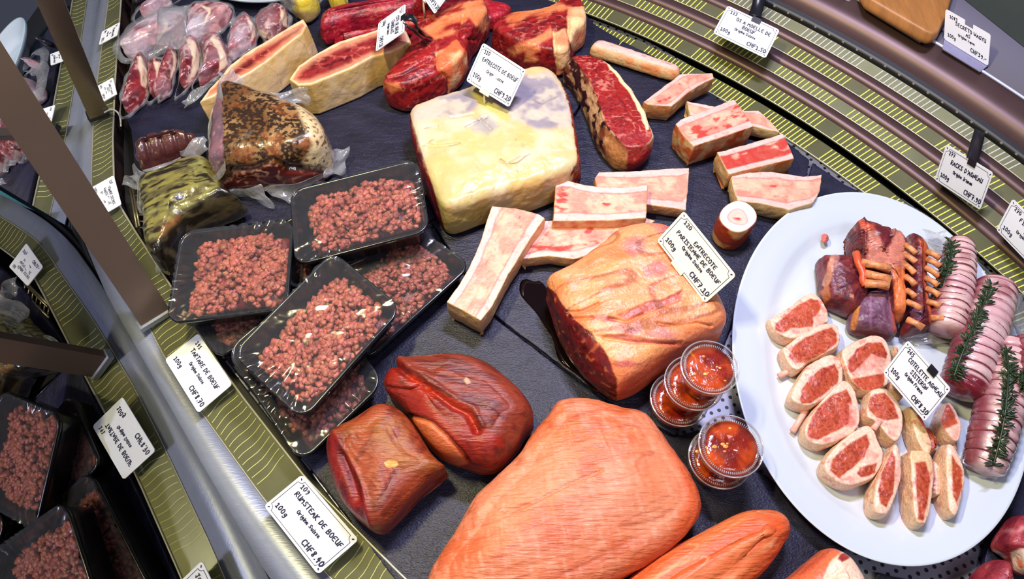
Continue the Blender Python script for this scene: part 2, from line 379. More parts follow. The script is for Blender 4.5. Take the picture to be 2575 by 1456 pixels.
def price_tag(label, quad, zs, lines, size=(86, 54), border=True, card=CARD, notch=False, clip=None, seed=0, group=None):
    """lines: (text, s, t, height_mm, centred, tilt) in card millimetres"""
    q = np.array([U(np.array(p, float), z) for p, z in zip(quad, zs)])
    q[2] = .5*q[2]+.5*(q[1]+q[3]-q[0])
    wv, hv = size
    def M(a):
        a = np.asarray(a, float); s = (a[..., 0]/wv)[..., None]; t = (a[..., 1]/hv)[..., None]
        return q[0]*(1-s)*(1-t)+q[1]*s*(1-t)+q[2]*s*t+q[3]*(1-s)*t
    nn = np.cross(q[1]-q[0], q[3]-q[0]); nn /= np.linalg.norm(nn)
    t = empty('price_tag', q.mean(0)-[0, 0, 0], label, 'price tag', group)
    r = 4.; o = []
    for cx, cy, a0 in ((wv-r, r, -90), (wv-r, hv-r, 0), (r, hv-r, 90), (r, r, 180)):
        o += [(cx+r*math.cos(math.radians(a0+k*15)), cy+r*math.sin(math.radians(a0+k*15))) for k in range(7)]
        if notch and a0 == 0: o += [(wv*.62, hv), (wv*.62, hv-8), (wv*.44, hv-8), (wv*.44, hv)]
    o = np.array(o); top = M(o)+nn*.0004; bot = M(o)-nn*.0006; n = len(o)
    mesh_obj('card', np.vstack([bot, top]), [list(range(n-1, -1, -1)), list(range(n, 2*n))]+[[i, (i+1) % n, n+(i+1) % n, n+i] for i in range(n)], card, t, smooth=False)
    mb = MB(); rs = R_(seed+3)
    def stroke(pts, w):
        pts = np.asarray(pts, float); T = np.gradient(pts, axis=0); T /= np.linalg.norm(T, axis=1)[:, None]+1e-9
        pts = pts.copy(); pts[0] -= T[0]*w*.4; pts[-1] += T[-1]*w*.4
        nr = np.stack([-T[:, 1], T[:, 0]], 1)*w/2; k = len(pts)
        a = M(pts+nr)+nn*.0007; b = M(pts-nr)+nn*.0007
        mb.add(np.vstack([a, b]), [[i, i+1, k+i+1, k+i] for i in range(k-1)])
    for tx, s, tt, hgt, cen, tilt in lines:
        st, wd_ = text_strokes(tx, hgt, rs); ca, sa = math.cos(math.radians(tilt)), math.sin(math.radians(tilt))
        for p in st:
            p = p-np.array([wd_/2 if cen else 0, 0]); p = np.stack([p[:, 0]*ca-p[:, 1]*sa, p[:, 0]*sa+p[:, 1]*ca], 1)+[s, tt]
            stroke(p, .21*hgt if hgt > 4.5 else 1.0)
    wr = mb.build('handwriting', INK, t, False)
    if border:
        mb2 = MB(); mb = mb2; g = 3.2; c = 5.
        for pts in ([(g+c, g), (wv-g-c, g)], [(g+c, hv-g), (wv-g-c, hv-g)], [(g, g+c), (g, hv-g-c)], [(wv-g, g+c), (wv-g, hv-g-c)]):
            stroke(pts, .5)
        for cx, cy, a0 in ((g, g, 0), (wv-g, g, 90), (wv-g, hv-g, 180), (g, hv-g, 270)):
            stroke([(cx+c*math.cos(math.radians(a0+k*15)), cy+c*math.sin(math.radians(a0+k*15))) for k in range(7)], .5)
            a = math.radians(a0+45); stroke([(cx+.2*math.cos(a), cy+.2*math.sin(a)), (cx+1.6*math.cos(a), cy+1.6*math.sin(a))], 1.3)
        mb2.build('printed_border', INK, t, False)
    if clip:
        cm, cs, cwid = clip; ct_ = [(cs-cwid, -3), (cs+cwid, -3), (cs+cwid, 4), (cs-cwid, 4)] if cm is not BLACKP else [(cs-cwid, hv-7), (cs+cwid, hv-7), (cs+cwid, hv+2), (cs-cwid, hv+2)]
        a = M(np.array(ct_, float)); v = np.vstack([a-nn*.0018, a+nn*.0018])
        mesh_obj('clip', v, [[3, 2, 1, 0], [4, 5, 6, 7]]+[[i, (i+1) % 4, 4+(i+1) % 4, 4+i] for i in range(4)], cm, t, smooth=False)
        if cm is not BLACKP:
            tube('pin', [M(np.array([cs, -1.])), M(np.array([cs, -3.]))-[0, 0, .012], M(np.array([cs, -3.]))-[0, 0, .03]], .0016, cm, t, 8)
    t['_M'] = 0; del t['_M']
    return t, M, nn
def std(num, titles, orig, price, sz=6.2, nt=2.2):
    L = [(num, 9, 43.5, 5.2, False, 0)]
    y = 36.5 if len(titles) > 1 else 33.5
    for k, s in enumerate(titles): L.append((s, 46+(4 if len(titles) > 1 and k == 0 else 0), y-k*8.6, sz, True, 0))
    L.append((orig, 43, 20.5 if len(titles) > 1 else 23, 4.2, True, 0))
    L.append(('100g', 7, 10, 5.6, False, 0)); L.append((price, 52, 6.5, 6.4, False, 0))
    return L

# ---------------------------------------------------------------- setting: case floor, rails, glass, worktop
def perforated():
    m = bpy.data.materials.new('perforated_steel'); m.use_nodes = True; nt = m.node_tree; N = nt.nodes; L = nt.links; b = N['Principled BSDF']
    b.inputs['Metallic'].default_value = .6; b.inputs['Roughness'].default_value = .4
    tc = N.new('ShaderNodeTexCoord'); sx = N.new('ShaderNodeSeparateXYZ'); L.new(tc.outputs['Object'], sx.inputs[0])
    def mth(op, a, b_=None, v=None):
        n = N.new('ShaderNodeMath'); n.operation = op; L.new(a, n.inputs[0])
        if b_ is not None: L.new(b_, n.inputs[1])
        elif v is not None: n.inputs[1].default_value = v
        return n.outputs[0]
    S = .0092
    u = mth('ADD', mth('MULTIPLY', sx.outputs[0], v=.94/S), mth('MULTIPLY', sx.outputs[1], v=.34/S))
    w = mth('SUBTRACT', mth('MULTIPLY', sx.outputs[1], v=.94/S), mth('MULTIPLY', sx.outputs[0], v=.34/S))
    fu = mth('SUBTRACT', mth('FRACT', mth('ADD', u, v=100.)), v=.5); fw = mth('SUBTRACT', mth('FRACT', mth('ADD', w, v=100.)), v=.5)
    d = mth('SQRT', mth('ADD', mth('MULTIPLY', fu, fu), mth('MULTIPLY', fw, fw)))
    h = mth('LESS_THAN', d, v=.22)
    mx = N.new('ShaderNodeMix'); mx.data_type = 'RGBA'; L.new(h, mx.inputs[0]); mx.inputs[6].default_value = (*lin(150, 150, 165), 1); mx.inputs[7].default_value = (.003, .003, .006, 1)
    L.new(mx.outputs[2], b.inputs['Base Color']); iv = mth('SUBTRACT', h, v=1.); iv2 = mth('MULTIPLY', iv, v=-.6); L.new(iv2, b.inputs['Metallic'])
    return m
ft, ff = prism_geo(np.array([(-.62, -.35), (1.1, -.35), (1.1, 1.25), (-.72, 1.25)]), -.05, -.03)
tag(mesh_obj('floor', ft, ff, mat('dark_case', lin(22, 22, 26), .6), smooth=False), kind='structure')
pf = U(V('F', (330, -80), (420, 560), (560, 900), (1000, 1470), (1200, 1800), (3100, 1800), (2900, 900), (2300, 520), (1800, 200), (1480, 20), (1400, -80)), -.012)
v, f = prism_geo(pf[:, :2], -.014, -.012)
tag(mesh_obj('perforated_tray', v, f, perforated(), smooth=False), 'perforated steel base sheet under the slates and the oval platter', 'tray')

STEEL = mat('brushed_steel', lin(150, 156, 172), .42, metal=.55, bump=.12, bscale=120, bstretch=(1, 6, 1), vary=.05, vscale=30)
STEEL_D = mat('brown_steel', lin(92, 70, 70), .42, metal=.45, vary=.08, vscale=20)
STEEL_G = mat('grille_steel', lin(126, 126, 92), .34, metal=.6, vary=.1, vscale=40)
SLOT = mat('slot_glow_yellow', lin(238, 238, 96), .5)  # reflected light in the slots painted as bright colour, next two alike
SLOTF = mat('slot_glow_olive', lin(184, 188, 112), .5)
SLOTW = mat('slot_glow_pale', lin(200, 200, 190), .5)
LIP = mat('rail_lip', lin(184, 180, 158), .35, metal=.4)
DARK = mat('dark_gap', lin(14, 13, 15), .5)
BAND = mat('black_rubber', lin(12, 12, 14), .45)

def strip_geo(a, b, th=.002):
    """solid strip between two world polylines"""
    a = np.asarray(a); b = np.asarray(b); n = len(a); dn = np.array([0, 0, -th])
    v = np.vstack([a, b, a+dn, b+dn]); f = []
    for i in range(n-1):
        f += [[i, i+1, n+i+1, n+i], [2*n+i, 3*n+i, 3*n+i+1, 2*n+i+1], [i, 2*n+i, 2*n+i+1, i+1], [n+i, n+i+1, 3*n+i+1, 3*n+i]]
    f += [[0, n, 3*n, 2*n], [n-1, 3*n-1, 4*n-1, 2*n-1]]
    return v, f
def rl(pts, z, n=80):
    p = U(np.array(pts, float), z); return resample(p, n, False)
I_ = [(318, -130), (305, 0), (290, 200), (284, 350), (288, 488), (300, 515), (342, 585), (430, 720), (560, 930), (617, 1007), (775, 1210), (1003, 1440), (1280, 1700)]
B_ = [(292, -130), (273, 0), (246, 192), (235, 305), (229, 464), (233, 500), (258, 560), (330, 735), (413, 897), (508, 1039), (665, 1257), (827, 1449), (1060, 1700)]
G1_ = [(272, -130), (252, 0), (221, 163), (209, 242), (195, 398), (192, 490), (204, 590), (250, 700), (300, 812), (365, 925), (486, 1160), (556, 1275), (690, 1470), (880, 1760)]
G0_ = [(264, -130), (244, 0), (212, 163), (199, 242), (184, 398), (180, 490), (188, 590), (234, 700), (284, 812), (346, 925), (466, 1160), (534, 1275), (668, 1470), (850, 1760)]
def align(base, pts, z, n=120):
    """resample pts so that sample k faces sample k of base"""
    b = U(np.array(pts, float), z); d = resample(b, 600, False); out = []
    for q in base: out.append(d[np.argmin(((d[:, :2]-q[:2])**2).sum(1))])
    out = np.array(out)
    for _ in range(3): out[1:-1] = (out[:-2]+2*out[1:-1]+out[2:])/4
    return out
Ib = rl(I_, 0., 120); Bb = align(Ib, B_, -.010); Gb = align(Ib, G1_, -.020); G0b = align(Ib, G0_, -.020)
fr = empty('front_rail', (Ib[60][0], Ib[60][1], -.03), 'stainless vent rail with slotted strip along the foot of the glass', 'rail')
v, f = strip_geo(Gb, Bb); mesh_obj('flat_strip', v, f, STEEL, fr)
tube('inner_lip', Ib+[0, 0, .0005], .0013, LIP, fr, 6); tube('middle_lip', Bb+[0, 0, .0002], .0006, LIP, fr, 6)
v, f = strip_geo(G0b-[0, 0, .004], Gb-[0, 0, .004]); mesh_obj('glass_groove', v, f, DARK, fr)
skirt = Ib.copy(); skirt[:, 2] = -.03; v, f = strip_geo(skirt, Ib, .001); mesh_obj('inner_skirt', v, f, STEEL_D, fr)
def slots(A, Bq, s0, ds, name, m, parent, surf, gap=(14, 4), w=.0009, a=.06, b=.94, wav=.0, skip=(), skew=0.):
    L = np.r_[0, np.cumsum(np.linalg.norm(np.diff(A, axis=0), axis=1))]; mb = MB(); k = 0; s = s0
    while s < L[-1]-abs(skew)-ds:
        if (k % (gap[0]+gap[1])) < gap[0] and not any(x0 < s < x1 for x0, x1 in skip):
            p = np.array([np.interp(s+skew, L, A[:, i]) for i in range(3)]); q = np.array([np.interp(s, L, Bq[:, i]) for i in range(3)])
            u = np.linspace(a, b, 7); X = p+(q-p)*u[:, None]; X[:, 2] += .0004
            T = (A[min(len(A)-1, np.searchsorted(L, s)+1)]-A[max(0, np.searchsorted(L, s)-1)]); T = T/np.linalg.norm(T)
            X = X+T*(np.sin(u*7+k*.35)*wav)[:, None]
            v = np.vstack([X-T*w/2, X+T*w/2]); mb.add(v, [[i, 7+i, 8+i, i+1] for i in range(6)])
        s += ds; k += 1
    va, fa = surf; mb.add(va, fa); nv = [0]*(len(mb.f)-len(fa))+[1]*len(fa)
    return mesh_obj(name, np.vstack(mb.v), mb.f, None, parent, None, False, [m, STEEL_G], nv)
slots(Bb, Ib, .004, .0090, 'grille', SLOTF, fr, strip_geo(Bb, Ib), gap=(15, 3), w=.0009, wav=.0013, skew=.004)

# curved stepped rails at the back
CC = np.array([-.5001, -.1966]); RR = 1.2475
def arc(dr, z, a0=14, a1=74, n=160):
    a = np.radians(np.linspace(a1, a0, n)); r = RR+dr
    return np.c_[CC[0]+r*np.cos(a), CC[1]+r*np.sin(a), np.full(n, z)]
rr = empty('rear_rail', (.45, .62, -.03), 'curved stepped vent rails with slots painted as yellow reflected light behind the slates', 'rail')
steps = [(-.032, -.009, -.0055, -.007, STEEL_G, 'grille'), (-.0055, -.012, 0, -.012, BAND, 'gap'), (0, 0, .022, .004, STEEL_G, 'grille'), (.022, .004, .032, .014, STEEL_D, 'riser'),
 (.032, .014, .047, .019, STEEL_G, 'grille'), (.047, .019, .058, .029, STEEL_D, 'riser'), (.058, .029, .0745, .034, STEEL_G, 'grille'), (.0745, .034, .083, .044, STEEL_D, 'riser'),
 (.083, .044, .097, .050, STEEL_G, 'grille'), (.097, .050, .0985, .066, BAND, 'gap'), (.0985, .066, .124, .100, STEEL_D, 'top_band')]
gi = 0
for r0, z0, r1, z1, m, nm in steps:
    A, B = arc(r0, z0), arc(r1, z1)
    v, f = strip_geo(A, B, .002)
    if nm != 'grille': mesh_obj(nm, v, f, m, rr)
    else:
        tube('lip', A+[0, 0, .0004], .0008, LIP, rr, 6)
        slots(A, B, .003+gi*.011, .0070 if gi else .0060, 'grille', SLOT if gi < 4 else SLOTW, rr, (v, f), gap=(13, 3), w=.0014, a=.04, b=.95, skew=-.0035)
        gi += 1
a = arc(.0975, .056); L = np.r_[0, np.cumsum(np.linalg.norm(np.diff(a, axis=0), axis=1))]; mb = MB()
for s in np.arange(.01, L[-1], .021):
    p = np.array([np.interp(s, L, a[:, i]) for i in range(3)]); q = np.array([np.interp(s+.003, L, a[:, i]) for i in range(3)]); e = (q-p)/2
    vv, f_ = box_geo((p+q)/2, e, [-e[1]*.3, e[0]*.3, 0], [0, 0, .0012]); mb.add(vv, f_)
mb.build('clip_dots', mat('grey_dots', lin(150, 148, 140), .5), rr, False)
wt = empty('worktop', (.8, .9, .02), 'dark purple grey worktop rising behind the curved rails', 'worktop')
A = arc(.124, .1); B = arc(.75, .1)
v, f = strip_geo(A, B, .02); mesh_obj('top', v, f, mat('worktop_laminate', lin(62, 56, 82), .5, vary=.05, vscale=8), wt)
tube('front_edge', A, .0018, mat('worktop_edge', lin(200, 205, 240), .3, metal=.3), wt, 8)
# wall panels beyond the worktop
w0 = U(np.array([2427., 0.]), .101); w1 = U(np.array([2575., 118.]), .101); d = (w1-w0)/np.linalg.norm(w1-w0); nrm = np.array([d[1], -d[0], 0]); nrm = nrm if nrm[1] > 0 else -nrm
v, f = box_geo((w0+w1)/2+nrm*.02+[0, 0, .3], d*1.2, nrm*.02, [0, 0, .3]); tag(mesh_obj('wall_back', v, f, mat('cabinet_grey', lin(72, 82, 80), .6, vary=.04), smooth=False), kind='structure')
sp_ = U(np.array([2531., 78.]), .101); v, f = box_geo(sp_-nrm*.001+[0, 0, .3], d*.0012, nrm*.001, [0, 0, .3])
tag(mesh_obj('trim_1', v, f, DARK, smooth=False), kind='structure')

# glass
def gpoint(p): return U(np.array(p, float), -.02)
g1, g2 = gpoint((348, 880)), gpoint((497, 1141)); h1, h2 = gpoint((247, 25)), gpoint((194, 404))
dA = (g2-g1)/np.linalg.norm(g2-g1); dB = (h2-h1)/np.linalg.norm(h2-h1)
k = np.linalg.solve(np.array([dA[:2], -dB[:2]]).T, (h1-g1)[:2]); J = g1+dA*k[0]
tl = .326
def glass(name, a, b, d, hh, label):
    perp = np.cross(d, [0, 0, 1]); perp /= np.linalg.norm(perp); up = np.array([0, 0, 1])*math.cos(tl)+perp*math.sin(tl); nr = np.cross(d, up)
    a = a-up*.004; b = b-up*.004
    v, f = box_geo((a+b)/2+up*hh/2-nr*.003*np.sign(np.dot(nr, -perp)), (b-a)/2, up*hh/2, nr*.003)
    m = bpy.data.materials.get('case_glass')
    if not m:
        m = bpy.data.materials.new('case_glass'); m.use_nodes = True; N = m.node_tree.nodes; L_ = m.node_tree.links; N.clear()
        o = N.new('ShaderNodeOutputMaterial'); t = N.new('ShaderNodeBsdfTransparent'); t.inputs[0].default_value = (.80, .84, .86, 1)
        g = N.new('ShaderNodeBsdfGlossy'); g.inputs['Roughness'].default_value = 0.004; g.inputs[0].default_value = (.93, .95, 1, 1)
        fr_ = N.new('ShaderNodeFresnel'); fr_.inputs['IOR'].default_value = 1.7; ad = N.new('ShaderNodeMath'); ad.inputs[1].default_value = .30; L_.new(fr_.outputs[0], ad.inputs[0])
        mx = N.new('ShaderNodeMixShader'); L_.new(ad.outputs[0], mx.inputs[0]); L_.new(t.outputs[0], mx.inputs[1]); L_.new(g.outputs[0], mx.inputs[2]); L_.new(mx.outputs[0], o.inputs[0])
    return tag(mesh_obj(name, v, f, m, smooth=False), label, None, None, 'structure')
glass('window_1', J, J+dA*.85, dA, .34, 'near glass pane of the case')
glass('window_2', J, J-dB*.75, dB, .34, 'far glass pane of the case')
# outside of the case, seen through the glass
ov = np.array([(-1.6, -.9), (-.22, -.9), (-.22, 0.02), (-.42, .30), (-.57, .50), (-.64, .9), (-.70, 1.6), (-1.6, 1.6)]); v, f = prism_geo(ov, -.09, -.07)
tag(mesh_obj('trim_2', v, f, mat('customer_floor', lin(60, 60, 74), .7), smooth=False), kind='structure')

# steel posts on the rail
POST = mat('post_steel', lin(132, 112, 100), .26, metal=.7, vary=.12, vscale=6)
def post(px, z, ang, w, dpt, h, via, label, foot):
    b = U(np.array(px, float), z); tp = U(np.array(via, float), .26); lean = (tp-b)[:2]*h/(.26-z); t = empty('glass_post', b, label, 'post')
    a = math.radians(ang); ex = np.array([math.cos(a), math.sin(a), 0])*w/2; ey = np.array([-math.sin(a), math.cos(a), 0])*dpt/2
    top = b+np.array([lean[0], lean[1], h]); V_ = []
    for c in (b, top):
        for sx, sy in ((-1, -1), (1, -1), (1, 1), (-1, 1)): V_.append(c+ex*sx+ey*sy)
    mesh_obj('upright', V_, [[3, 2, 1, 0], [4, 5, 6, 7]]+[[i, (i+1) % 4, 4+(i+1) % 4, 4+i] for i in range(4)], POST, t, smooth=False)
    v, f = box_geo(b+[0, 0, .002], ex*1.12, ey*1.3, [0, 0, .0035]); mesh_obj('foot', v, f, foot, t, smooth=False)
    return t, b
post((392, 800), .0, 40, .034, .010, .40, (20, 232), 'wide steel post rising from the rail beside the meat trays', STEEL)
pt, pb = post((248, 288), .0, 28, .024, .012, .42, (118, -20), 'narrow dark steel post with black foot near the bagged steaks', BLACKP)
cb = U(V('F', (262, 283), (275, 276), (286, 275), (298, 284), (303, 298), (304, 318)), np.array([.012, .014, .013, .010, .006, .003]))
tag(tube('white_cable', chaikin(cb, 2, False), .0011, mat('cable_white', lin(190, 186, 170), .5), None, 8), 'thin white cable looping from the dark post to the slate', 'cable')

# ---------------------------------------------------------------- slates
def slate_mat():
    m = mat('slate', lin(36, 36, 56), .38, spec=.34, bump=.55, bscale=55, bdetail=8, bstretch=(1, 2.2, 1), vary=.42, vscale=22, bump2=.35, b2scale=420)
    return m
SL = slate_mat()
def slate(out, z, th, label, jit=.0012, seed=1):
    o = body('slate_board', out, z, z-th, SL, r=.0012, crown=0, bulge=.0005, sm=0, sp=.004, jit=jit, seed=seed, flat=True)
    return tag(o, label, 'slate', 'slate boards under the meat')
slate(V('F', (330, 325), (318, 300), (345, -70), (900, -120), (1430, -120), (1460, 20), (1495, 62), (1560, 100), (1442, 288), (1080, 555), (700, 900), (560, 880), (420, 690), (345, 470)), 0, .006, 'dark slate board under the bagged steaks and marbled ribs', seed=2)
slate(V('F', (1086, 560), (1448, 290), (1565, 104), (1640, 140), (1700, 178), (1726, 190), (1760, 225), (1830, 262), (1950, 335), (2035, 402), (2030, 440), (1975, 540), (1900, 650), (1860, 760), (1800, 920), (1700, 1096), (1530, 1010), (1240, 790)), 0.0005, .006, 'dark slate board under the marrow bones and the pale rib slab', seed=3)
slate(V('F', (1082, 566), (1236, 794), (1526, 1015), (1692, 1100), (1760, 1080), (1900, 1180), (2080, 1300), (2192, 1328), (2180, 1352), (2060, 1420), (1960, 1520), (1300, 1750), (1040, 1520), (760, 1150), (560, 890), (700, 900)), 0.0, .007, 'front slate board under the large rump cap and the meat trays', seed=4)
slate(V('F', (2044, 410), (2120, 462), (2240, 520), (2150, 620), (1990, 660), (1900, 720), (1880, 820), (1846, 880), (1880, 700), (1910, 650), (1985, 540), (2036, 440)), -.004, .005, 'streaked slate board between the marrow bones and the oval platter', seed=5)
slate(V('F', (2200, 1480), (2205, 1440), (2330, 1470), (2330, 1700), (2000, 1700), (2030, 1470)), -.004, .006, 'slate corner below the oval platter', seed=6)
slate(V('F', (2465, 1470), (2490, 1330), (2560, 1180), (2760, 1150), (2760, 1700), (2430, 1700)), -.002, .008, 'slate board under the sliced meat beside the oval platter', seed=7)

# ---------------------------------------------------------------- price tags
TG = []
GR = 'handwritten price tags'
price_tag('white price tag reading TARTARE DE BOEUF on the front rail', [(415, 904), (499, 1039), (584, 962), (499, 838)], (.008, .003, .016, .021), std('141', ['TARTARE DE BOEUF'], 'Origine Suisse', 'CHF8.70', 5.6), border=False, seed=1)
price_tag('bordered price tag reading RUMSTEAK DE BOEUF on the front rail', [(664, 1272), (800, 1445), (905, 1352), (760, 1193)], (.008, .004, .018, .022), std('109', ['RUMSTEAK DE BOEUF'], 'Origine Suisse', 'CHF8.40', 5.6), seed=2)
price_tag('bordered price tag reading ENTRECOTE PARISIENNE DE BOEUF', [(1652, 605), (1773, 763), (1857, 698), (1720, 530)], (.084, .078, .104, .112), std('120', ['ENTRECOTE', 'PARISIENNE DE BOEUF'], 'Origine Suisse', 'CHF7.10', 5.2), card=CREAM, clip=(WHITEP, 38, 9), seed=3)
price_tag('bordered price tag reading ENTRECOTE DE BOEUF on the pale rib slab', [(1172, 203), (1280, 270), (1322, 180), (1215, 107)], (.088, .080, .112, .120), std('110', ['ENTRECOTE DE BOEUF'], 'Origine Suisse', 'CHF9.20', 5.3), clip=(WHITEP, 38, 9), seed=4)
t123, M123, n123 = price_tag('bordered price tag reading OS A MOELLE DE BOEUF on a black arm', [(1793, 83), (1925, 147), (1959, 75), (1830, 14)], (.052, .052, .070, .070), std('123', ['OS A MOELLE DE', 'BOEUF'], 'Origine Suisse', 'CHF1.50', 5.6), clip=(BLACKP, 49, 7), seed=5)
t277, M277, n277 = price_tag("bordered price tag reading RACKS D'AGNEAU on a black arm", [(2350, 452), (2465, 528), (2497, 432), (2380, 362)], (.034, .034, .078, .078), std('277', ["RACKS D'AGNEAU"], 'Origine Irlande', 'CHF7.90', 5.8), clip=(BLACKP, 49, 7), seed=6)
price_tag('bordered price tag reading FILET ROULE cut by the picture edge', [(2505, 578), (2625, 702), (2668, 622), (2547, 499)], (.034, .034, .070, .070), std('270', ["FILET D'AGNEAU", 'ROULE'], 'Origine France', 'CHF9.80', 5.6), seed=7)
price_tag('white price tag reading SECRETO WAGYU on the worktop', [(2374, 98), (2485, 166), (2492, 86), (2378, 22)], (.104, .104, .134, .134), std('1083', ['SECRETO WAGYU', 'AS'], 'Origine Japon', 'CHF39.-', 6.0), border=False, notch=True, seed=8)
price_tag('bordered price tag reading COTELETTE AGNEAU SISTERON on the oval platter', [(2220, 937), (2325, 1060), (2392, 978), (2283, 855)], (.050, .046, .078, .082), std('265', ['COTELETTE AGNEAU', 'SISTERON'], 'Origine France', 'CHF8.30', 5.4), clip=(BLACKP, 52, 7), seed=9)
price_tag('white price tag for dried wagyu meat at the bend of the rail', [(221, 477), (253, 545), (291, 520), (286, 441)], (.006, .004, .012, .014), std('110', ['VIANDE SECHEE', 'WAGYU SUISSE'], 'Origine Suisse', 'CHF12.-', 5.6), border=False, seed=10)
price_tag('white price tag on the rail partly behind the dark post', [(243, 218), (260, 256), (287, 241), (284, 195)], (.006, .004, .012, .014), std('112', ['ONGLET WAGYU', 'SUISSE'], 'Origine Suisse', 'CHF14.-', 6), border=False, seed=11)
price_tag('white price tag farthest up the front rail, beside the stacked bags', [(257, 80), (249, 113), (294, 89), (302, 56)], (.006, .004, .012, .014), std('108', ['PICANHA WAGYU', 'AS'], 'Origine Japon', 'CHF32.-', 6), border=False, seed=12)
price_tag('bordered price tag cut by the top picture edge above the red tenderloin', [(1045, -36), (1093, 36), (1146, -36), (1098, -108)], (.078, .070, .088, .096), std('118', ['FILET DE BOEUF'], 'Origine Suisse', 'CHF14.20', 6), clip=(WHITEP, 38, 9), seed=13)
tr_, Mr, nr_ = price_tag('bordered price tag turned sideways over the fat edged rib steak', [(952, 58), (945, 130), (1019, 78), (1020, 10)], (.088, .082, .098, .104), std('117', ['COTE DE BOEUF', 'CHAROLAIS'], 'Origine Suisse', 'CHF8.50', 6), clip=(BLACKP, 40, 7), seed=14)
def strap(parent, pts, zs, w, name='arm'):
    p = U(np.array(pts, float), np.array(zs)); p = chaikin(p, 2, False); T = np.gradient(p, axis=0); T /= np.linalg.norm(T, axis=1)[:, None]
    A = np.cross(T, [0, 0, 1.]); A[:, 2] = 0; A /= np.linalg.norm(A, axis=1)[:, None]+1e-9
    v, f = sheet_geo([p-A*w/2, p, p+A*w/2], .0015); mesh_obj(name, v, f, BLACKP, parent)
strap(t123, [(1898, 40), (1906, 15), (1914, -20), (1922, -60)], (.071, .074, .085, .095), .016)
strap(t277, [(2445, 400), (2452, 375), (2460, 345), (2464, 330)], (.079, .074, .062, .055), .013)
strap(tr_, [(1019, 45), (1032, 42), (1046, 52), (1052, 72), (1062, 90), (1080, 92)], (.102, .106, .100, .088, .072, .062), .011)
strap(tr_, [(1018, 62), (1035, 72), (1052, 88), (1072, 106)], (.100, .090, .078, .060), .009)
# clear foot of the worktop tag
sb = U(V('R8', (1150, 240), (1420, 400)), .103); sf = U(V('R8', (1140, 300), (1370, 440)), .101)
v, f = sheet_geo([[sb[0], sb[1]], [sf[0], sf[1]]], .0015)
tag(mesh_obj('tag_stand', v, f, mat('clear_grey_plastic', lin(130, 128, 160), .3), smooth=False), 'grey sloping plastic foot below the SECRETO WAGYU tag', 'stand')
# cutting board and steel plate on the worktop
o = body('cutting_board', V('R8', (640, -80), (690, 0), (1030, 198), (1075, 216), (1110, 205), (1165, 100), (1195, 0), (1230, -120)), .118, .1005, mat('wood_board', lin(168, 112, 60), .45, vary=.18, vscale=30, bstretch=(6, 1, 1), bump=.2, bscale=60), r=.004, sm=0, crown=0, sp=.004)
tag(o, 'brown wooden cutting board on the worktop at the top edge', 'cutting board')
v, f = sheet_geo([U(V('R8', (560, -60), (700, 0), (1032, 208)), .103), U(V('R8', (520, -10), (620, 30), (1004, 266)), .094)], .0015)
tag(mesh_obj('edge_plate', v, f, mat('pale_plate', lin(150, 140, 150), .35, metal=.4), smooth=False), 'pale rectangular strip clipped to the worktop edge before the board', 'plate')

# ---------------------------------------------------------------- meat, fat, bone
MEAT = mat('raw_meat', vc=True, rough=.36, spec=.45, bump=.35, bscale=260, bdetail=5, vary=.24, vscale=420, bump2=.3, b2scale=60)
MEATW = mat('wet_meat', vc=True, rough=.36, spec=.5, bump=.5, bscale=220, bdetail=5, vary=.24, vscale=420, bump2=.35, b2scale=50)
FIBRE = mat('fibrous_meat', vc=True, rough=.36, spec=.5, bump=.8, bscale=260, bdetail=5, bstretch=(.22, 1.5, 1), vary=.16, vscale=260, bump2=.3, b2scale=60)
FAT = mat('fat', vc=True, rough=.33, spec=.5, bump=.3, bscale=170, bdetail=4, vary=.06, vscale=60, bump2=.3, b2scale=35)
BONE = mat('bone', vc=True, rough=.4, spec=.4, bump=.35, bscale=330, bdetail=5, vary=.07, vscale=220)
BAGGED = mat('vacuum_meat', vc=True, rough=.3, spec=.5, coat=1., coatr=.05, bump=.9, bscale=70, bdetail=3, vary=.12, vscale=150, bump2=.8, b2scale=22)
def lean(P, base, dark, ang=0., k=.25, sc=160, seed=1):
    Q = stretch(P, ang, k); n = fbm(Q, sc*1.5, seed, 4); b = fbm(P, 28, seed+3, 2)
    return mix(mix(dark, base, ss(.3, .62, n)), np.asarray(base)*1.12, ss(.5, .8, b)*.5)
def marb(P, c, fat, amt=.5, sc=70, seed=5, ang=0., k=.6, th=.86):
    Q = stretch(P, ang, k); Q = Q+np.stack([fbm(P, 90, seed+9, 2)-.5]*3, 1)*.008
    r = ridge(Q, sc*1.5, seed, 2); g = fbm(P, 50, seed+4, 2)
    return mix(c, fat, ss(th-.06, th+.05, r)*ss(.35, .6, g)*amt)
def edge(d, w=2.):
    return ss(-w, w, -d)
def wob(P, Q, amp=5, sc=90, seed=11):
    a = fbm(P, sc, seed, 2)-.5; b = fbm(P+[.3, .1, .2], sc, seed+1, 2)-.5
    return Q+np.stack([a, b], 1)*2*amp
def crease(Q, lines, w=5., depth=.002):
    d = np.zeros(len(Q))
    for l in lines: d = d-depth*np.exp(-(sdl(Q, l)/w)**2)
    return d

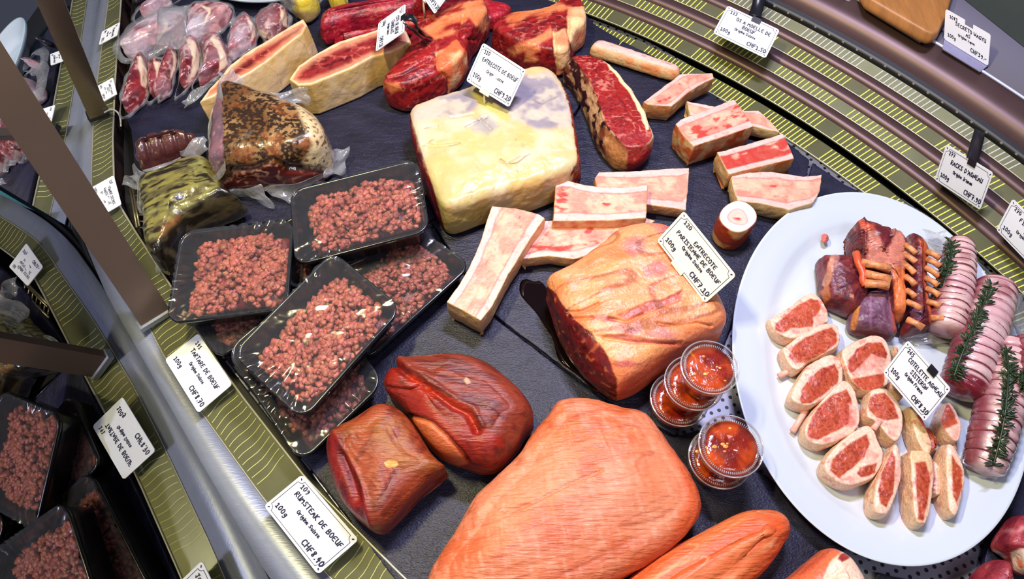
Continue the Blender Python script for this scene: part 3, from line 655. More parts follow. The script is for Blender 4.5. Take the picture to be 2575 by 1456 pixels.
# -- pale rib slab
slab = V('S1', (90, 402), (200, 350), (400, 290), (640, 212), (850, 130), (1010, 92), (1170, 60), (1255, 80), (1310, 145), (1365, 250), (1415, 370), (1450, 560), (1485, 720), (1508, 880), (1500, 985), (1440, 1060), (1250, 1150), (1050, 1220), (760, 1290), (560, 1370), (410, 1412), (340, 1320), (240, 1080), (150, 800), (105, 560))
def p_slab(P, Q, u, N):
    Qw = wob(P, Q, 9, 60); yel = lin(206, 184, 130); cream = lin(212, 198, 168); grn = lin(190, 172, 96); pur = lin(188, 176, 190); org = lin(224, 180, 106)
    c = mix(yel, cream, ss(.35, .65, fbm(P, 40, 2, 3)))
    c = mix(c, org, ss(.5, .7, fbm(P, 30, 8, 2))*.6)
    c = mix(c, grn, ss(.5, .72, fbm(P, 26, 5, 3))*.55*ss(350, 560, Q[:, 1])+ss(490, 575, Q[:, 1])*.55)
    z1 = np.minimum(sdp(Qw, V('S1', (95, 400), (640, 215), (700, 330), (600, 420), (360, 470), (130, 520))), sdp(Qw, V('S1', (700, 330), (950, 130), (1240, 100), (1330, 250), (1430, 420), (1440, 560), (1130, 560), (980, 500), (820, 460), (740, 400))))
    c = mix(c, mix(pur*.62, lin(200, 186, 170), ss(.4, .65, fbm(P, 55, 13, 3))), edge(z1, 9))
    c = mix(c, lin(206, 190, 70), edge(sdp(Qw, V('S1', (600, 270), (660, 230), (740, 300), (920, 440), (900, 500), (760, 430), (650, 340))), 6)*.7)  # yellowish shadow of the price tag, painted into the fat colour
    c = mix(c, lin(150, 146, 160), edge(sdp(Qw, V('S1', (600, 480), (720, 440), (820, 540), (740, 610), (610, 590))), 10)*.7)
    c = mix(c, lin(120, 92, 60), np.exp(-(sdl(Qw, V('S1', (845, 815), (900, 850), (960, 840), (1010, 790), (1060, 770)))/1.6)**2)*.8)
    for l in (V('S1', (560, 545), (640, 490), (720, 470)), V('S1', (220, 550), (320, 540)), V('S1', (430, 700), (500, 680)), V('S1', (1100, 330), (1180, 370), (1300, 300)), V('S1', (210, 690), (300, 650))):
        c = mix(c, lin(130, 110, 96), np.exp(-(sdl(Qw, l)/1.6)**2)*.7)
    c = mix(c, lin(150, 120, 90), ss(.88, .93, vn(P, 120, 77))*.35)
    red = marb(P, lean(P, lin(130, 20, 24), lin(70, 8, 14), 1.2), lin(190, 90, 80), .5)
    lft = sdp(Q, np.vstack([V('S1', (0, 300), (92, 405), (118, 500), (200, 760), (300, 1080), (395, 1420), (0, 1500))]))
    c = mix(c, red, edge(lft, 1.5)*ss(.5, .2, u+np.clip(N[:, 2], 0, 1)*.3)+0*u)
    c = mix(c, red, ss(.55, .7, N[:, 0])*ss(.25, .15, u))
    c = mix(c, red, ss(.5, .65, N[:, 1])*ss(.2, .1, u))
    return c
def d_slab(P, Q, u, N):
    return (fbm(P, 26, 3, 3)-.5)*.006+(fbm(P, 150, 6, 3)-.5)*.0016+crease(Q, [V('S1', (430, 470), (620, 440), (760, 560)), V('S1', (220, 550), (320, 540)), V('S1', (845, 815), (900, 850), (1010, 790)), V('S1', (210, 690), (330, 700), (500, 680)), V('S1', (560, 545), (720, 470))], 4, .0022)
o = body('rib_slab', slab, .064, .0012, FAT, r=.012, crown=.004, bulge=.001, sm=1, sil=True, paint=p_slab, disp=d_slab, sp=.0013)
tag(o, 'large pale yellow fat covered rib slab in the middle of the slate', 'meat')

# -- striploin steak with dark crust
def p_strip(P, Q, u, N):
    Qw = wob(P, Q, 4, 120)
    c = marb(P, lean(P, lin(158, 34, 32), lin(116, 18, 24), .9, .5, 320), lin(220, 140, 124), .6, 120, th=.86)
    top = sdp(Qw, V('R7', (105, 480), (150, 455), (270, 450), (400, 500), (520, 620), (620, 760), (700, 870), (760, 1050), (790, 1120), (700, 1195), (575, 1205), (480, 1120), (400, 1020), (320, 820), (250, 660), (180, 530)))
    crust = mix(lin(120, 62, 44), lin(206, 160, 120), ss(.4, .62, fbm(stretch(P, 2.1, .5), 150, 4, 3))); crust = mix(crust, lin(50, 20, 24), ss(.52, .62, fbm(P, 120, 9, 2)))
    lf = sdp(Q, V('R7', (0, 400), (140, 480), (260, 640), (340, 830), (410, 1020), (500, 1130), (575, 1215), (570, 1500), (0, 1500)))
    c = mix(c, crust, edge(lf, 2)); c = mix(c, mix(lin(226, 160, 96), lin(150, 80, 50), fbm(P, 90, 3, 2)), edge(sdp(Q, V('R7', (395, 1050), (480, 1120), (575, 1215), (580, 1500), (400, 1500))), 3)*edge(lf, 2)*.8)
    f = sdp(Qw, V('R7', (380, 490), (420, 500), (530, 620), (630, 760), (700, 870), (755, 1045), (735, 1055), (690, 960), (640, 850), (600, 760), (520, 670), (440, 560)))
    c = mix(c, lin(240, 214, 168), edge(f, 1.5)*ss(.05, .15, u))
    c = mix(c, lin(240, 214, 168), ss(.3, .5, N[:, 0])*(u < .2)*ss(380, 330, Q[:, 1]))
    return c
strip = V('R7', (105, 490), (150, 452), (270, 448), (400, 498), (520, 615), (620, 755), (700, 868), (765, 1045), (792, 1125), (710, 1205), (570, 1215), (480, 1130), (400, 1030), (330, 830), (255, 660), (180, 530))
o = body('striploin_steak', strip, .045, .0012, MEATW, r=.003, crown=.001, bulge=.004, taper=-.002, lean=(-.006, .0), sm=1, paint=p_strip, disp=lambda P, Q, u, N: (fbm(P, 70, 3, 3)-.5)*.004*ss(.3, .0, u)+(fbm(P, 60, 8, 2)-.5)*.001, sp=.0012)
tag(o, 'thick red striploin steak with dark crust, right of the pale rib slab', 'steak')

# -- generic fat edged steaks at the back
ORG = lin(232, 116, 62); PINK = lin(236, 186, 160)
def steak_paint(fats=(), orange=(), base=(160, 32, 34), dark=(104, 14, 22), fatc=(238, 176, 124), amt=.7, seed=1, ang=.5, msc=80):
    def f(P, Q, u, N):
        Qw = wob(P, Q, 5, 90, seed)
        c = marb(P, lean(P, lin(*base), lin(*dark), ang, .3, seed=seed), lin(214, 120, 100), amt*.8, msc*1.5, seed, th=.87)
        for g in orange: c = mix(c, mix(ORG, lin(240, 160, 110), fbm(stretch(P, ang, .3), 120, seed+2, 2)), edge(sdp(Qw, g), 5)*ss(.28, .55, fbm(stretch(P, ang, .5), 70, seed+31, 3))*.9)
        for g in fats: c = mix(c, mix(lin(*fatc), lin(250, 206, 150), ss(.4, .7, fbm(P, 50, seed+5, 2))), edge(sdp(Qw, g), 2))
        return c
    return f
rough = lambda a=.003, s=60, sd=3: (lambda P, Q, u, N: (fbm(P, s, sd, 3)-.5)*a)
c2 = V('R2', (1545, 300), (1575, 205), (1700, 112), (1900, 95), (2080, 35), (2180, -30), (2300, -10), (2340, 60), (2347, 200), (2335, 350), (2235, 420), (2200, 560), (2120, 610), (1900, 565), (1700, 480), (1600, 420))
o = body('rib_steak', c2, .050, .0012, MEATW, r=.008, crown=.004, sm=1, sil=True, paint=steak_paint([V('R2', (2190, 170), (2200, 60), (2335, 50), (2355, 360), (2235, 425), (2190, 300)), V('R2', (2070, 270), (2180, 230), (2215, 540), (2115, 610), (2075, 400))], [V('R2', (1690, 110), (2120, 20), (2230, 60), (2100, 110), (1850, 170), (1700, 220)), V('R2', (1700, 400), (2060, 240), (2090, 290), (1760, 460)), V('R2', (1850, 400), (1960, 380), (1980, 500), (1830, 500))], seed=4, fatc=(232, 140, 100), msc=60), disp=lambda P, Q, u, N: (fbm(P, 45, 3, 3)-.5)*.004+crease(Q, [V('R2', (2080, 250), (2090, 400), (2110, 600)), V('R2', (2200, 150), (2200, 300), (2235, 420))], 4, .003), sp=.0015)
tag(o, 'marbled red rib steak with orange fat at the back, nearest the rear rail', 'steak')
c1 = V('R2', (650, 690), (750, 560), (880, 420), (920, 260), (1010, 165), (1150, 90), (1330, -5), (1400, -50), (1490, -40), (1570, 130), (1565, 250), (1480, 380), (1400, 470), (1385, 560), (1330, 680), (1200, 765), (1010, 850), (880, 892), (760, 860), (690, 790))
o = body('rib_steak', c1, .052, .0012, MEATW, r=.008, crown=.004, sm=1, sil=True, paint=steak_paint([V('R2', (1120, 440), (1290, 325), (1370, 420), (1382, 560), (1290, 700), (1220, 750), (1210, 640), (1130, 560))], [V('R2', (1010, 165), (1350, 0), (1400, 100), (1300, 260), (1120, 320), (1000, 240)), V('R2', (1340, 0), (1500, -40), (1575, 200), (1500, 260), (1380, 130)), V('R2', (650, 670), (820, 680), (840, 720), (740, 780))], fatc=(226, 110, 66), seed=7, msc=60), disp=lambda P, Q, u, N: (fbm(P, 45, 5, 3)-.5)*.004+crease(Q, [V('R2', (1120, 440), (1130, 560), (1215, 640), (1220, 750)), V('R2', (1340, 130), (1320, 300), (1440, 330)), V('R2', (650, 650), (850, 600), (1080, 480))], 4, .003), sp=.0015)
tag(o, 'red rib steak with rounded orange fat pad behind the pale rib slab', 'steak')
def p_fs(top, seed):
    def f(P, Q, u, N):
        Qw = wob(P, Q, 3, 110, seed)
        c = marb(P, lean(P, lin(150, 44, 46), lin(96, 22, 30), .6, .4, seed=seed), lin(226, 130, 110), .6, 80, seed)
        d = sdp(Qw, top); c = mix(c, mix(ORG, lin(246, 196, 160), fbm(stretch(P, .6, .3), 110, seed, 2)), edge(d+14, 8)*0+ss(-22, -6, d)*.75)
        c = mix(c, lin(250, 214, 170), ss(-7, -3, d))
        fat = mix(lin(236, 204, 156), lin(226, 186, 112), ss(.35, .7, fbm(P, 32, seed, 3))); fat = mix(fat, lin(150, 110, 60), np.exp(-((ridge(P, 22, seed+3, 1)-1)/.012)**2)*.5)
        c = mix(c, fat, ss(.16, .03, u)); return c
    return f
f1 = V('R1', (915, 945), (1000, 830), (1130, 690), (1200, 600), (1330, 500), (1500, 395), (1700, 275), (1868, 183), (1900, 235), (1860, 310), (1720, 420), (1550, 560), (1400, 660), (1300, 720), (1060, 885))
o = body('fat_edged_steak', f1, .056, .0012, FAT, r=.003, crown=.001, bulge=.001, sm=0, paint=p_fs(f1, 3), disp=rough(.003, 40), sp=.0014, lean=(.004, .0))
tag(o, 'fat edged rib steak leaning beside the stacked bags', 'steak')
f2 = V('R2', (-70, 650), (0, 540), (170, 425), (330, 345), (640, 245), (760, 165), (880, 262), (915, 345), (760, 430), (600, 470), (440, 560), (200, 655), (100, 695), (0, 700))
o = body('fat_edged_steak', f2, .056, .0012, FAT, r=.003, crown=.001, bulge=.001, sm=0, paint=p_fs(f2, 9), disp=rough(.003, 40), sp=.0014)
tag(o, 'fat edged rib steak under the sideways price tag', 'steak')
t1 = V('R2', (165, 235), (185, 82), (420, 30), (650, -5), (980, -40), (1060, 0), (1100, 70), (1000, 170), (760, 215), (620, 232), (420, 262), (190, 345))
o = body('tenderloin', t1, .045, .0012, MEATW, r=.016, crown=.003, sm=1, sil=True, paint=steak_paint([], [], (164, 24, 50), (104, 8, 30), amt=.5, seed=12, ang=.25), disp=lambda P, Q, u, N: (fbm(stretch(P, .25, .3), 70, 3, 3)-.5)*.004)
tag(o, 'dark red tenderloin behind the fat edged steaks', 'meat')
t2 = V('R2', (235, 345), (400, 265), (640, 200), (900, 125), (1090, 80), (1160, 0), (1500, -20), (1760, 60), (1745, 100), (1650, 200), (1400, 260), (1000, 260), (650, 280), (350, 390))
o = body('tenderloin', t2, .024, .0012, MEATW, r=.01, crown=.003, sm=1, sil=True, paint=steak_paint([], [], (176, 28, 46), (120, 10, 30), amt=.5, seed=14, ang=.25), disp=rough(.003))
tag(o, 'flat red tenderloin strip lying under the rib steaks at the top edge', 'meat')

# -- marrow bones
def p_bone(inner, side=(214, 120, 60), red=.35, seed=1, white=(214, 176, 168)):
    def f(P, Q, u, N):
        top = u > .19; X = P[:, :2]-P[top][:, :2].mean(0); ev, ec = np.linalg.eigh(X[top].T@X[top]); a = X@ec[:, 1]; b_ = X@ec[:, 0]
        bins = np.linspace(a[top].min(), a[top].max(), 14); mx_ = []; mn_ = []
        for k in range(13):
            q = b_[top & (a >= bins[k]) & (a <= bins[k+1])]; mx_.append(q.max() if len(q) else 0); mn_.append(q.min() if len(q) else 0)
        bc = (bins[1:]+bins[:-1])/2; hi = np.interp(a, bc, mx_); lo = np.interp(a, bc, mn_)
        s = np.abs((b_-(hi+lo)/2)/np.maximum((hi-lo)/2, 1e-4))+(fbm(P, 70, seed, 2)-.5)*.12
        fib = fbm(np.stack([a*.2, b_, P[:, 2]], 1), 260, seed+3, 3)
        c = mix(lin(*white), lin(232, 200, 190), fib)
        if inner is not None:
            mar = mix(lin(222, 146, 126), lin(230, 184, 156), ss(.35, .65, fbm(P, 70, seed+6, 3)))
            mar = mix(mar, lin(206, 120, 110), ss(.5, .75, fib)*.5)
            mar = mix(mar, lin(190, 30, 24), ss(.74-red*.46, .86-red*.46, fbm(np.stack([a*.5, b_, P[:, 2]], 1), 120, seed+8, 4))*.85)
            c = mix(c, mar, ss(.66, .60, s)); c = mix(c, lin(150, 60, 60), np.exp(-((s-.64)/.04)**2)*.55)
        c = mix(c, lin(200, 90, 84), ss(.66, .76, fbm(P, 170, seed+14, 3))*.35)
        sd = mix(lin(*side), lin(226, 184, 134), ss(.35, .7, fbm(P, 90, seed+4, 3)))
        return mix(c, sd, ss(.18, .06, u))
    return f
def bone(out, z, zb, inner, label, side=(214, 120, 60), red=.35, seed=1, r=.0025, sil=False, slope=(0, 0), bulge=.002, taper=.004, lean_=(0, 0)):
    inn = None
    if inner is not None: inn = inner
    o = body('marrow_bone', out, z, zb, BONE, r=r if sil else .0014, crown=-.0008, bulge=bulge, taper=taper, sm=0 if not sil else 2, sil=sil, paint=p_bone(inn, side, red, seed), disp=lambda P, Q, u, N: (fbm(P, 120, seed, 3)-.5)*.0018, sp=.0013, slope=slope, lean=lean_)
    return tag(o, label, 'bone', 'marrow bones on the slate')
S0 = .0015
bone(V('R7', (252, 438), (270, 390), (300, 345), (345, 322), (500, 370), (800, 470), (1012, 542), (1008, 600), (985, 655), (920, 645), (600, 545), (380, 475)), .026, S0, None, 'long round orange tinged bone lying above the striploin steak', side=(232, 150, 96), red=0, seed=2, r=.011, sil=True)
def p_b1(P, Q, u, N): return None
bone(V('R7', (703, 832), (850, 720), (1005, 605), (1140, 600), (1268, 600), (1278, 640), (1170, 690), (1060, 760), (935, 868), (840, 862), (735, 852)), .032, S0, V('R7', (790, 830), (900, 740), (1060, 640), (1130, 650), (1010, 740), (890, 845)), 'split marrow bone with brown end, between long bone and bone pile', side=(210, 136, 84), seed=3, red=.1)
bone(V('R7', (1058, 825), (1300, 872), (1500, 905), (1640, 898), (1740, 985), (1812, 1078), (1610, 1030), (1350, 1000), (1085, 935)), .024, S0, V('R7', (1090, 845), (1600, 930), (1740, 1030), (1500, 990), (1110, 900)), 'pale split bone partly hidden under the upper pile bone', seed=5, side=(236, 206, 150), red=0)
bone(V('R7', (965, 1012), (1005, 975), (1200, 900), (1440, 808), (1520, 910), (1602, 1030), (1380, 1105), (1115, 1192), (1030, 1110)), .044, S0, V('R7', (1030, 1040), (1240, 950), (1420, 890), (1520, 990), (1350, 1060), (1130, 1130)), 'broad split bone with red marrow, topmost of the pile', side=(206, 96, 48), seed=7, red=.45)
bone(V('R7', (1305, 1240), (1340, 1232), (1600, 1160), (1840, 1088), (1890, 1190), (1932, 1292), (1650, 1360), (1400, 1422), (1350, 1330)), .036, S0, V('R7', (1350, 1290), (1600, 1215), (1740, 1195), (1860, 1150), (1890, 1260), (1650, 1320), (1400, 1385)), 'split bone with bright orange red marrow, below the pile', side=(214, 130, 70), seed=9, red=1.0)
bone(V('F', (1838, 440), (1860, 434), (1940, 432), (2020, 444), (2066, 440), (2062, 480), (2045, 510), (1985, 528), (1910, 512), (1855, 505), (1842, 470)), .030, S0, V('F', (1870, 448), (2030, 455), (2010, 500), (1870, 492)), 'pale split bone just above the oval platter', side=(230, 196, 140), seed=11, red=.12)
bone(V('S2', (1198, 150), (1228, 100), (1550, 92), (1750, 72), (1920, 68), (1908, 230), (1892, 390), (1700, 362), (1500, 335), (1240, 300)), .024, S0, V('S2', (1240, 190), (1840, 140), (1830, 340), (1260, 290)), 'wide split bone directly below the striploin steak', side=(226, 160, 110), seed=13, red=.12)
bone(V('S2', (905, 175), (940, 145), (1040, 180), (1200, 212), (1420, 218), (1602, 200), (1596, 330), (1588, 450), (1300, 470), (880, 475), (890, 330)), .040, S0, V('S2', (960, 270), (1200, 275), (1585, 290), (1580, 460), (940, 480)), 'wide split bone with bloody groove against the pale rib slab', side=(206, 120, 74), seed=15, red=.3)
bone(V('S2', (700, 500), (830, 470), (1100, 455), (1300, 425), (1430, 398), (1660, 470), (1500, 600), (1260, 700), (1040, 765), (850, 740), (640, 765)), .026, S0, V('S2', (760, 540), (1400, 450), (1500, 560), (1180, 680), (760, 700)), 'split bone lying under the upright bone, left of the parisienne roast', side=(226, 180, 120), seed=17, red=.4)
bone(V('S2', (398, 400), (415, 358), (520, 368), (640, 385), (780, 425), (818, 450), (720, 590), (640, 720), (540, 880), (480, 1000), (420, 1120), (330, 1232), (200, 1160), (68, 1090), (150, 980), (230, 850), (300, 700), (350, 560)), .044, S0, V('S2', (470, 470), (680, 500), (560, 700), (420, 900), (330, 1160), (180, 1080), (300, 880), (400, 660)), 'large slanting split bone between the meat trays and the parisienne roast', side=(238, 190, 130), seed=19, red=.05)
# round marrow bone
cz = .042; ctr = U(np.array([1856., 545.]), cz); n = 48
def p_rb(P, Q, u, N):
    d = np.hypot(P[:, 0]-ctr[0], P[:, 1]-ctr[1]); a = np.arctan2(P[:, 1]-ctr[1], P[:, 0]-ctr[0]); rr_ = d/.0185*(1+.08*np.sin(3*a+1))
    c = mix(lin(248, 226, 222), lin(246, 190, 176), edge((rr_-.58)*40, 3)); c = mix(c, lin(196, 84, 80), np.exp(-((rr_-.6)/.05)**2)*.6)
    c = mix(c, lin(206, 40, 34), ss(.4, .1, rr_)*ss(.4, .6, fbm(P, 160, 3, 2)))
    sd = mix(lin(226, 170, 110), lin(170, 60, 30), ss(.4, .6, fbm(stretch(P, 0, 1), 60, 8, 2))); return mix(c, sd, ss(.18, .05, u))
rb = [(1856+46*math.cos(a)+2*math.cos(3*a), 545+40*math.sin(a)) for a in np.linspace(0, 2*math.pi, 28, endpoint=False)]
tag(body('marrow_bone', rb, cz, S0, BONE, r=.002, crown=-.001, bulge=.001, sm=1, taper=.001, paint=p_rb, disp=rough(.0012, 120), sp=.001), 'short round marrow bone standing on end beside the oval platter', 'bone', 'marrow bones on the slate')

# -- parisienne roast
par = V('S3', (150, 500), (240, 450), (380, 380), (490, 300), (600, 235), (690, 150), (780, 115), (860, 104), (960, 102), (1060, 128), (1150, 200), (1260, 350), (1380, 560), (1445, 680), (1460, 780), (1440, 860), (1380, 950), (1150, 1060), (1000, 1140), (820, 1270), (680, 1340), (600, 1290), (480, 1170), (350, 1000), (270, 830), (200, 640))
PSTR = [V('S3', (690, 750), (800, 700), (900, 650), (1000, 640), (1160, 565), (1120, 650), (980, 700), (860, 750), (760, 775)), V('S3', (500, 760), (600, 735), (700, 775), (690, 800), (600, 800)), V('S3', (545, 890), (740, 880), (900, 915), (1150, 930), (1140, 965), (960, 950), (800, 930), (640, 910)), V('S3', (760, 830), (860, 825), (860, 860), (790, 885), (740, 860)), V('S3', (650, 1070), (780, 1060), (900, 1090), (700, 1110))]
PPUR = [V('S3', (740, 240), (820, 200), (890, 250), (880, 310), (800, 350), (740, 310)), V('S3', (870, 420), (980, 370), (1060, 420), (1000, 480), (880, 480)), V('S3', (860, 870), (1000, 840), (1120, 870), (1080, 920), (900, 900)), V('S3', (900, 110), (1060, 130), (1200, 280), (1100, 300), (980, 180))]
def p_par(P, Q, u, N):
    Qw = wob(P, Q, 6, 110); c = mix(lin(226, 124, 76), lin(236, 152, 104), ss(.35, .65, fbm(stretch(P, .3, .5), 50, 4, 3)))
    c = mix(c, lin(226, 156, 92), ss(.5, .7, fbm(P, 24, 14, 2))*.5)
    for g in PPUR: c = mix(c, mix(lin(156, 76, 88), lin(196, 130, 128), fbm(P, 80, 6, 2)), edge(sdp(Qw, g), 9)*.75)
    for g in PSTR: c = mix(c, mix(lin(150, 54, 52), lin(190, 96, 86), fbm(stretch(P, .3, .3), 120, 9, 2)), edge(sdp(Qw, g), 3)*.85)
    c = mix(c, lin(120, 60, 30), ss(.93, .98, ridge(stretch(P, .3, .35), 34, 21, 1))*.6)
    cut = sdp(wob(P, Q, 3, 120), V('S3', (100, 450), (150, 500), (270, 600), (330, 700), (400, 780), (520, 880), (600, 980), (640, 1060), (690, 1190), (690, 1400), (400, 1400), (0, 900)))
    red = marb(P, lean(P, lin(112, 20, 20), lin(60, 8, 12), 1.0, .3), lin(206, 110, 60), .7, 60, 33, th=.9)
    c = mix(c, red, edge(cut, 2))
    c = mix(c, mix(lin(190, 60, 40), lin(220, 110, 70), fbm(P, 60, 3, 2)), ss(.13, .05, u)*ss(.0, .3, N[:, 0]-.1*N[:, 1])*.8)
    return c
def d_par(P, Q, u, N):
    d = (fbm(P, 24, 4, 3)-.5)*.007+(fbm(stretch(P, .3, .35), 90, 5, 3)-.5)*.0022
    d = d+crease(Q, [V('S3', (340, 725), (440, 720), (560, 670)), V('S3', (390, 770), (520, 765)), V('S3', (640, 770), (760, 790), (870, 740)), V('S3', (980, 800), (1100, 820), (1250, 800), (1350, 830)), V('S3', (600, 900), (800, 930), (1100, 950))], 3.5, .003)
    return d+.001*edge(np.minimum(sdp(Q, PSTR[0]), sdp(Q, PSTR[2])), 3)*-1.4
o = body('parisienne_roast', par, .078, S0, MEATW, r=.024, crown=.003, bulge=0, sm=1, sil=True, paint=p_par, disp=d_par, sp=.0013)
tag(o, 'salmon orange roast with fat streaks and dark cut end under the cream tag', 'meat')
# wet juice on the slate beside it
w = body('meat_juice', V('S3', (30, 520), (60, 500), (120, 530), (160, 510), (230, 620), (300, 800), (420, 1000), (520, 1150), (600, 1260), (560, 1290), (460, 1180), (380, 1120), (290, 1060), (260, 900), (200, 820), (140, 720), (60, 640), (25, 590)), .0014, .0006, mat('juice', lin(16, 6, 8), .06, spec=.8), r=.0003, crown=0, sm=2, sp=.004, flat=True)
tag(w, 'dark wet puddle on the slate along the cut end of the parisienne roast', 'puddle')

# -- rump pieces
r1 = V('S5', (103, 705), (125, 630), (180, 595), (280, 560), (380, 490), (450, 430), (525, 418), (600, 445), (680, 500), (740, 580), (800, 680), (860, 780), (940, 840), (1022, 878), (1000, 930), (960, 962), (850, 1025), (740, 1125), (640, 1240), (560, 1335), (480, 1372), (420, 1320), (330, 1250), (220, 1120), (150, 970), (120, 830))
def p_r1(P, Q, u, N):
    c = lean(P, lin(156, 68, 40), lin(116, 42, 26), -.55+math.pi/2, .2, 110, 3)
    c = mix(c, lin(160, 96, 40), ss(.4, .7, fbm(P, 24, 6, 2))*.7*edge(sdp(Q, V('S5', (250, 600), (600, 480), (800, 700), (950, 900), (700, 900), (300, 760))), 25))
    c = mix(c, lin(130, 46, 26), edge(sdp(wob(P, Q, 3), V('S5', (560, 640), (600, 590), (640, 600), (630, 670), (570, 690))), 3)*.8)
    c = mix(c, lin(236, 160, 70), edge(sdp(wob(P, Q, 2), V('S5', (515, 850), (550, 832), (610, 838), (620, 865), (595, 882), (535, 880))), 1.5))
    red = lean(P, lin(136, 24, 20), lin(84, 10, 14), 1.3, .2, 90, 9)
    d = sdp(wob(P, Q, 2), V('S5', (60, 700), (120, 650), (180, 640), (240, 760), (320, 900), (370, 1020), (400, 1160), (440, 1340), (300, 1340), (60, 1000)))
    return mix(c, red, edge(d, 5))
def wr(ang, sc=190, a=.0020, seed=2):
    return lambda P: (ridge(stretch(P+np.stack([fbm(P, 30, 90, 2)]*3, 1)*.02, ang, .16), sc, seed, 2)-.6)*a
w1 = wr(-.9, 120, .0022)
o = body('rump_piece', r1, .062, S0, FIBRE, r=.022, crown=.004, bulge=0, sm=1, sil=True, paint=p_r1, disp=lambda P, Q, u, N: (fbm(P, 22, 4, 2)-.5)*.006+w1(P)*ss(.1, .3, u)+crease(Q, [V('S5', (180, 640), (240, 760), (320, 900), (370, 1020), (430, 1300))], 7, -.002)+crease(Q, [V('S5', (230, 800), (290, 950), (330, 1100))], 12, .005), sp=.0012)
tag(o, 'brown red rump piece with a small orange fat spot, nearest the front rail', 'meat')
r2 = V('S5', (505, 250), (530, 215), (560, 200), (552, 160), (580, 120), (620, 98), (720, 92), (850, 88), (980, 58), (1120, 72), (1260, 125), (1400, 235), (1530, 368), (1580, 460), (1595, 540), (1588, 605), (1500, 655), (1490, 720), (1450, 770), (1390, 840), (1330, 905), (1260, 922), (1200, 912), (1060, 872), (960, 855), (880, 790), (800, 690), (735, 575), (680, 495), (600, 450), (530, 420), (512, 370), (540, 330), (515, 290))
CR = [V('S5', (600, 130), (720, 220), (880, 330), (1020, 430), (1130, 480), (1190, 600)), V('S5', (540, 400), (680, 470), (780, 560), (880, 650), (980, 760), (1080, 860))]
def p_r2(P, Q, u, N):
    c = lean(P, lin(134, 52, 34), lin(98, 32, 24), -.35, .2, 120, 5)
    d = sdp(wob(P, Q, 3), V('S5', (560, 100), (640, 120), (740, 230), (880, 330), (1010, 400), (1120, 460), (1190, 600), (1250, 620), (1370, 680), (1400, 850), (1200, 900), (1050, 850), (900, 700), (780, 560), (660, 480), (500, 420), (480, 200)))
    red = mix(lean(P, lin(146, 34, 20), lin(92, 16, 14), -.8, .25, 100, 12), lin(206, 60, 26), np.exp(-(sdl(Q, V('S5', (740, 250), (1000, 410), (1110, 480), (1170, 570)))/14)**2)*.7)
    c = mix(c, red, edge(d, 5))
    c = mix(c, mix(lin(196, 84, 44), lin(216, 120, 70), fbm(stretch(P, -.9, .3), 90, 4, 2)), edge(sdp(wob(P, Q, 3), V('S5', (700, 520), (830, 540), (930, 620), (1020, 730), (1110, 850), (1050, 875), (930, 830), (820, 720), (740, 590))), 4))
    c = mix(c, lin(200, 160, 120), edge(sdp(wob(P, Q, 2), V('S5', (1085, 270), (1100, 245), (1120, 270), (1130, 290), (1100, 300))), 1.5)*.8)
    c = mix(c, lin(206, 120, 90), np.exp(-(sdl(Q, V('S5', (620, 100), (850, 92), (980, 66), (1120, 80), (1250, 130)))/2.5)**2)*.5)
    return c
w2 = wr(-.35, 110, .0016, 4)
o = body('rump_piece', r2, .072, S0, FIBRE, r=.024, crown=.004, bulge=0, sm=1, sil=True, paint=p_r2, disp=lambda P, Q, u, N: (fbm(P, 22, 14, 2)-.5)*.006+w2(P)*ss(.1, .3, u)+crease(Q, [CR[0]+np.array([-6, 8])], 9, .006)+crease(Q, [CR[0]+np.array([8, -6])], 8, -.002)+crease(Q, [V('S5', (560, 320), (700, 340), (760, 320))], 4, .003)+crease(Q, [V('S5', (700, 510), (850, 560), (960, 660), (1080, 800), (1110, 850))], 5, .005), sp=.0012)
tag(o, 'folded dark red rump piece behind the brown one, under the bone', 'meat')
cap = V('S6', (870, 190), (880, 140), (905, 115), (1050, 112), (1180, 125), (1280, 160), (1350, 188), (1450, 195), (1500, 240), (1580, 345), (1650, 445), (1740, 565), (1800, 650), (1850, 765), (1855, 850), (1830, 910), (1700, 1075), (1500, 1210), (1350, 1290), (1100, 1420), (900, 1520), (400, 1600), (100, 1560), (30, 1420), (75, 1255), (130, 1150), (205, 1045), (280, 900), (375, 740), (440, 690), (500, 620), (600, 530), (680, 440), (700, 375), (780, 290))
def p_cap(P, Q, u, N):
    c = mix(lin(204, 98, 58), lin(222, 122, 82), ss(.35, .65, fbm(stretch(P, .28, .2), 90, 3, 4)))
    c = mix(c, lin(224, 142, 108), ss(.45, .7, fbm(P, 18, 7, 2))*.6); c = mix(c, lin(236, 160, 130), ss(.5, .75, fbm(stretch(P, .28+1.57, .3), 260, 17, 3))*.35)
    c = mix(c, lin(160, 60, 26), ss(.93, .98, ridge(stretch(P, .28, .12), 75, 21, 1))*.35)
    e = sdp(Q, V('S6', (1580, 345), (1900, 700), (1900, 1000), (1400, 1400), (700, 1500), (1300, 1230), (1650, 1000), (1740, 800), (1700, 600)))
    return mix(c, lin(214, 86, 40), edge(e, 18)*.75)
w3 = wr(.26, 105, .0013, 8)
o = body('rump_roast', cap, .056, S0, FIBRE, r=.022, crown=.010, bulge=0, sm=1, sil=True, paint=p_cap, disp=lambda P, Q, u, N: (fbm(P, 16, 24, 2)-.5)*.006+w3(P)+(fbm(stretch(P, .26+1.57, .3), 170, 30, 2)-.5)*.0010+crease(Q, [V('S6', (600, 870), (800, 780), (980, 690), (1200, 600)), V('S6', (1000, 410), (1200, 370), (1400, 340)), V('S6', (550, 860), (720, 820))], 3, .0018), sp=.0016)
tag(o, 'huge salmon coloured rump cap across the bottom of the slate', 'meat')
